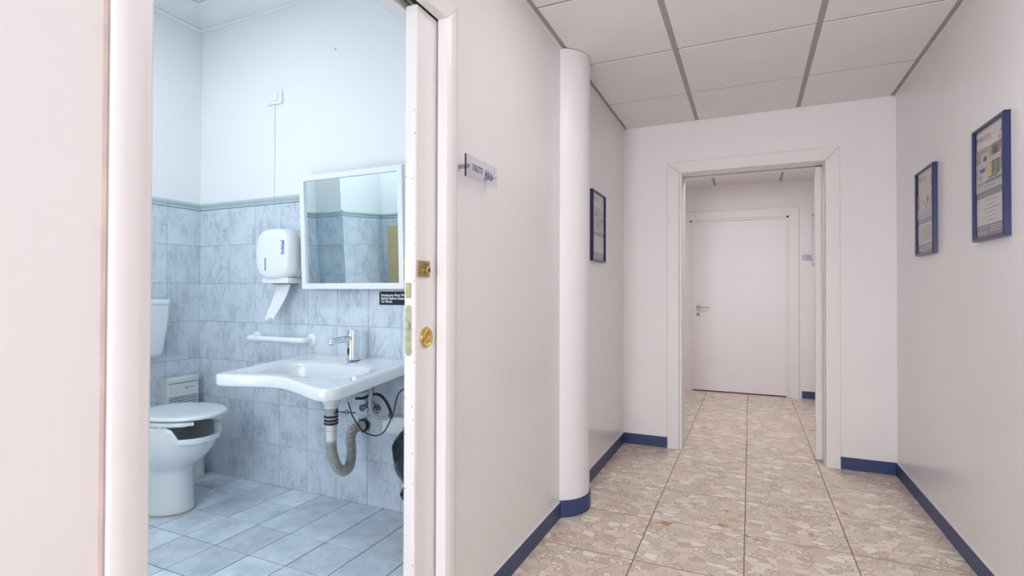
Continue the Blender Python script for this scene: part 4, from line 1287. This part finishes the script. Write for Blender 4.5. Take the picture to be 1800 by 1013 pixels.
art2 += [('pr_pale', 0, .50, 1, .62), ('pr_skin', .78, .52, 1.0, .74, .0), ('pr_cream', .86, .60, 1.0, .80), ('pr_skin', 0, .58, .14, .72), ('pr_orange', .02, .56, .12, .64), ('pr_dark', .82, .77, .90, .83), ('pr_skin', .30, .60, .50, .65), ('pr_dark', .58, .58, .66, .68),
         ('pr_skin', .66, .60, .74, .67), ('pr_light', .20, .52, .78, .61, .03), ('pr_white', .28, .525, .48, .60, .02), ('pr_grey', .50, .53, .58, .60), ('pr_light', 0, .425, 1, .515), ('pr_text', .14, .455, .40, .468), ('pr_text', .44, .455, .82, .468)]
art3 = base_art([(.12, .40), (.12, .38), (.12, .42), (.12, .36), (.12, .40)])
art3 += [('pr_text', .58, .325 - .045 * i, .90, .333 - .045 * i) for i in range(4)]
art3 += [('pr_teal', 0, .46, 1, .80), ('pr_light', 0, .46, .22, .80), ('pr_red', .22, .66, .40, .74, .08), ('pr_skin', .40, .60, .54, .68, .08), ('pr_orange', .86, .62, 1.0, .66), ('pr_brown', .70, .60, .9, .63), ('pr_beige', .46, .50, .60, .60), ('pr_green', .42, .48, .50, .56, .1),
         ('pr_light', 0, .425, 1, .49), ('pr_text', .16, .445, .44, .458), ('pr_text', .50, .445, .84, .458)]
poster('blue framed notice showing coloured bins on the right wall, nearest the camera', XR, 2.705, 2.412, 1.345, 1.792, art1)
poster('blue framed notice showing orange hands and papers, farther along the right wall', XR, 3.510, 3.206, 1.340, 1.790, art2)
poster('blue framed notice on the left wall just past the round column', XL, 3.076, 3.386, 1.334, 1.770, art3)

# ---- small things on the wall of the room beyond
pq = thing('door_plaque', 'small clear name plaque with blue lettering right of the far white door', 'plaque', (.575, YR, 1.5))
pp = box('plate', .518, .634, YR - .016, YR - .013, 1.500, 1.567, 'acrylic', pq)
box('name_strip', .548, .630, YR - .0175, YR - .0162, 1.512, 1.562, 'pr_pale', pq)
for i in range(3):
    box('printed_line', .553, .600 + .012 * (i % 2), YR - .0180, YR - .0174, 1.549 - i * .014, 1.555 - i * .014, 'ink_blue', pp)
for x in (.526,):
    lathe('standoff', [(.005, 0), (.005, .018)], (x, YR, 1.533), (0, -1, 0), 'steel', pq, 12)
adopt(pq)
nb = thing('notice_panel', 'white glossy notice panel on pins at the right edge of the far doorway', 'notice panel', (.78, YR, 1.46))
box('panel', .622, .93, YR - .020, YR - .014, 1.462, 1.992, 'pr_white', nb, .001)
box('print', .64, .91, YR - .0207, YR - .0199, 1.60, 1.85, 'pr_teal', nb)
for x, z in ((.635, 1.994), (.90, 1.994), (.635, 1.458), (.90, 1.458)):
    box('clip', x - .022, x + .012, YR - .026, YR, z - .006, z + .006, 'steel', nb, .001)
adopt(nb)
hk = thing('wall_hook', 'tiny metal hook low on the far wall beside the doorway edge', 'hook', (.65, YR, .945))
box('hook_plate', .640, .672, YR - .004, YR, .932, .960, 'steel', hk, .001)
tube('hook_arm', [(.652, YR - .003, .946), (.652, YR - .035, .946), (.634, YR - .040, .948)], .005, 'steel', hk, 10)
adopt(hk)

# ---- luminaires that carry the lights (out of the photograph's view)
LBL = ('square ceiling light panel in the corridor between camera and doorway', 'square ceiling light panel in the corridor just behind the camera', 'square ceiling lamp in the tiled toilet room', 'square ceiling light panel in the room beyond the doorway')
for i, (nm, loc, sx_a, sy_a, pw, colr) in enumerate(LAMPS):
    lt = thing('ceiling_light', LBL[i], 'ceiling light', (loc[0], loc[1], loc[2] + .012))
    a = sx_a / 2 + .015; a2 = sy_a / 2 + .015
    top = loc[2] + .035 if i == 2 else ZC + .03
    z = loc[2] + .008
    box('diffuser', loc[0] - a + .01, loc[0] + a - .01, loc[1] - a2 + .01, loc[1] + a2 - .01, z, z + .006, 'diffuser_cool' if i == 2 else 'diffuser', lt)
    for s in (-1, 1):
        box('frame_rail', loc[0] - a, loc[0] + a, loc[1] + s * a2 - .012, loc[1] + s * a2 + .012, z - .002, top, 'lamp_frame', lt)
        box('frame_rail', loc[0] + s * a - .012, loc[0] + s * a + .012, loc[1] - a2, loc[1] + a2, z - .002, top, 'lamp_frame', lt)
    if i == 2:
        tube('pendant_rod', [(loc[0], loc[1], top), (loc[0], loc[1], ZB)], .008, 'lamp_frame', lt)
        box('housing', loc[0] - a, loc[0] + a, loc[1] - a, loc[1] + a, top - .008, top, 'lamp_frame', lt)
    LAMP_OBJ[i].parent = lt
    adopt(lt)

# a trace of skew in the end wall and what is fixed to it
bpy.context.view_layer.update()
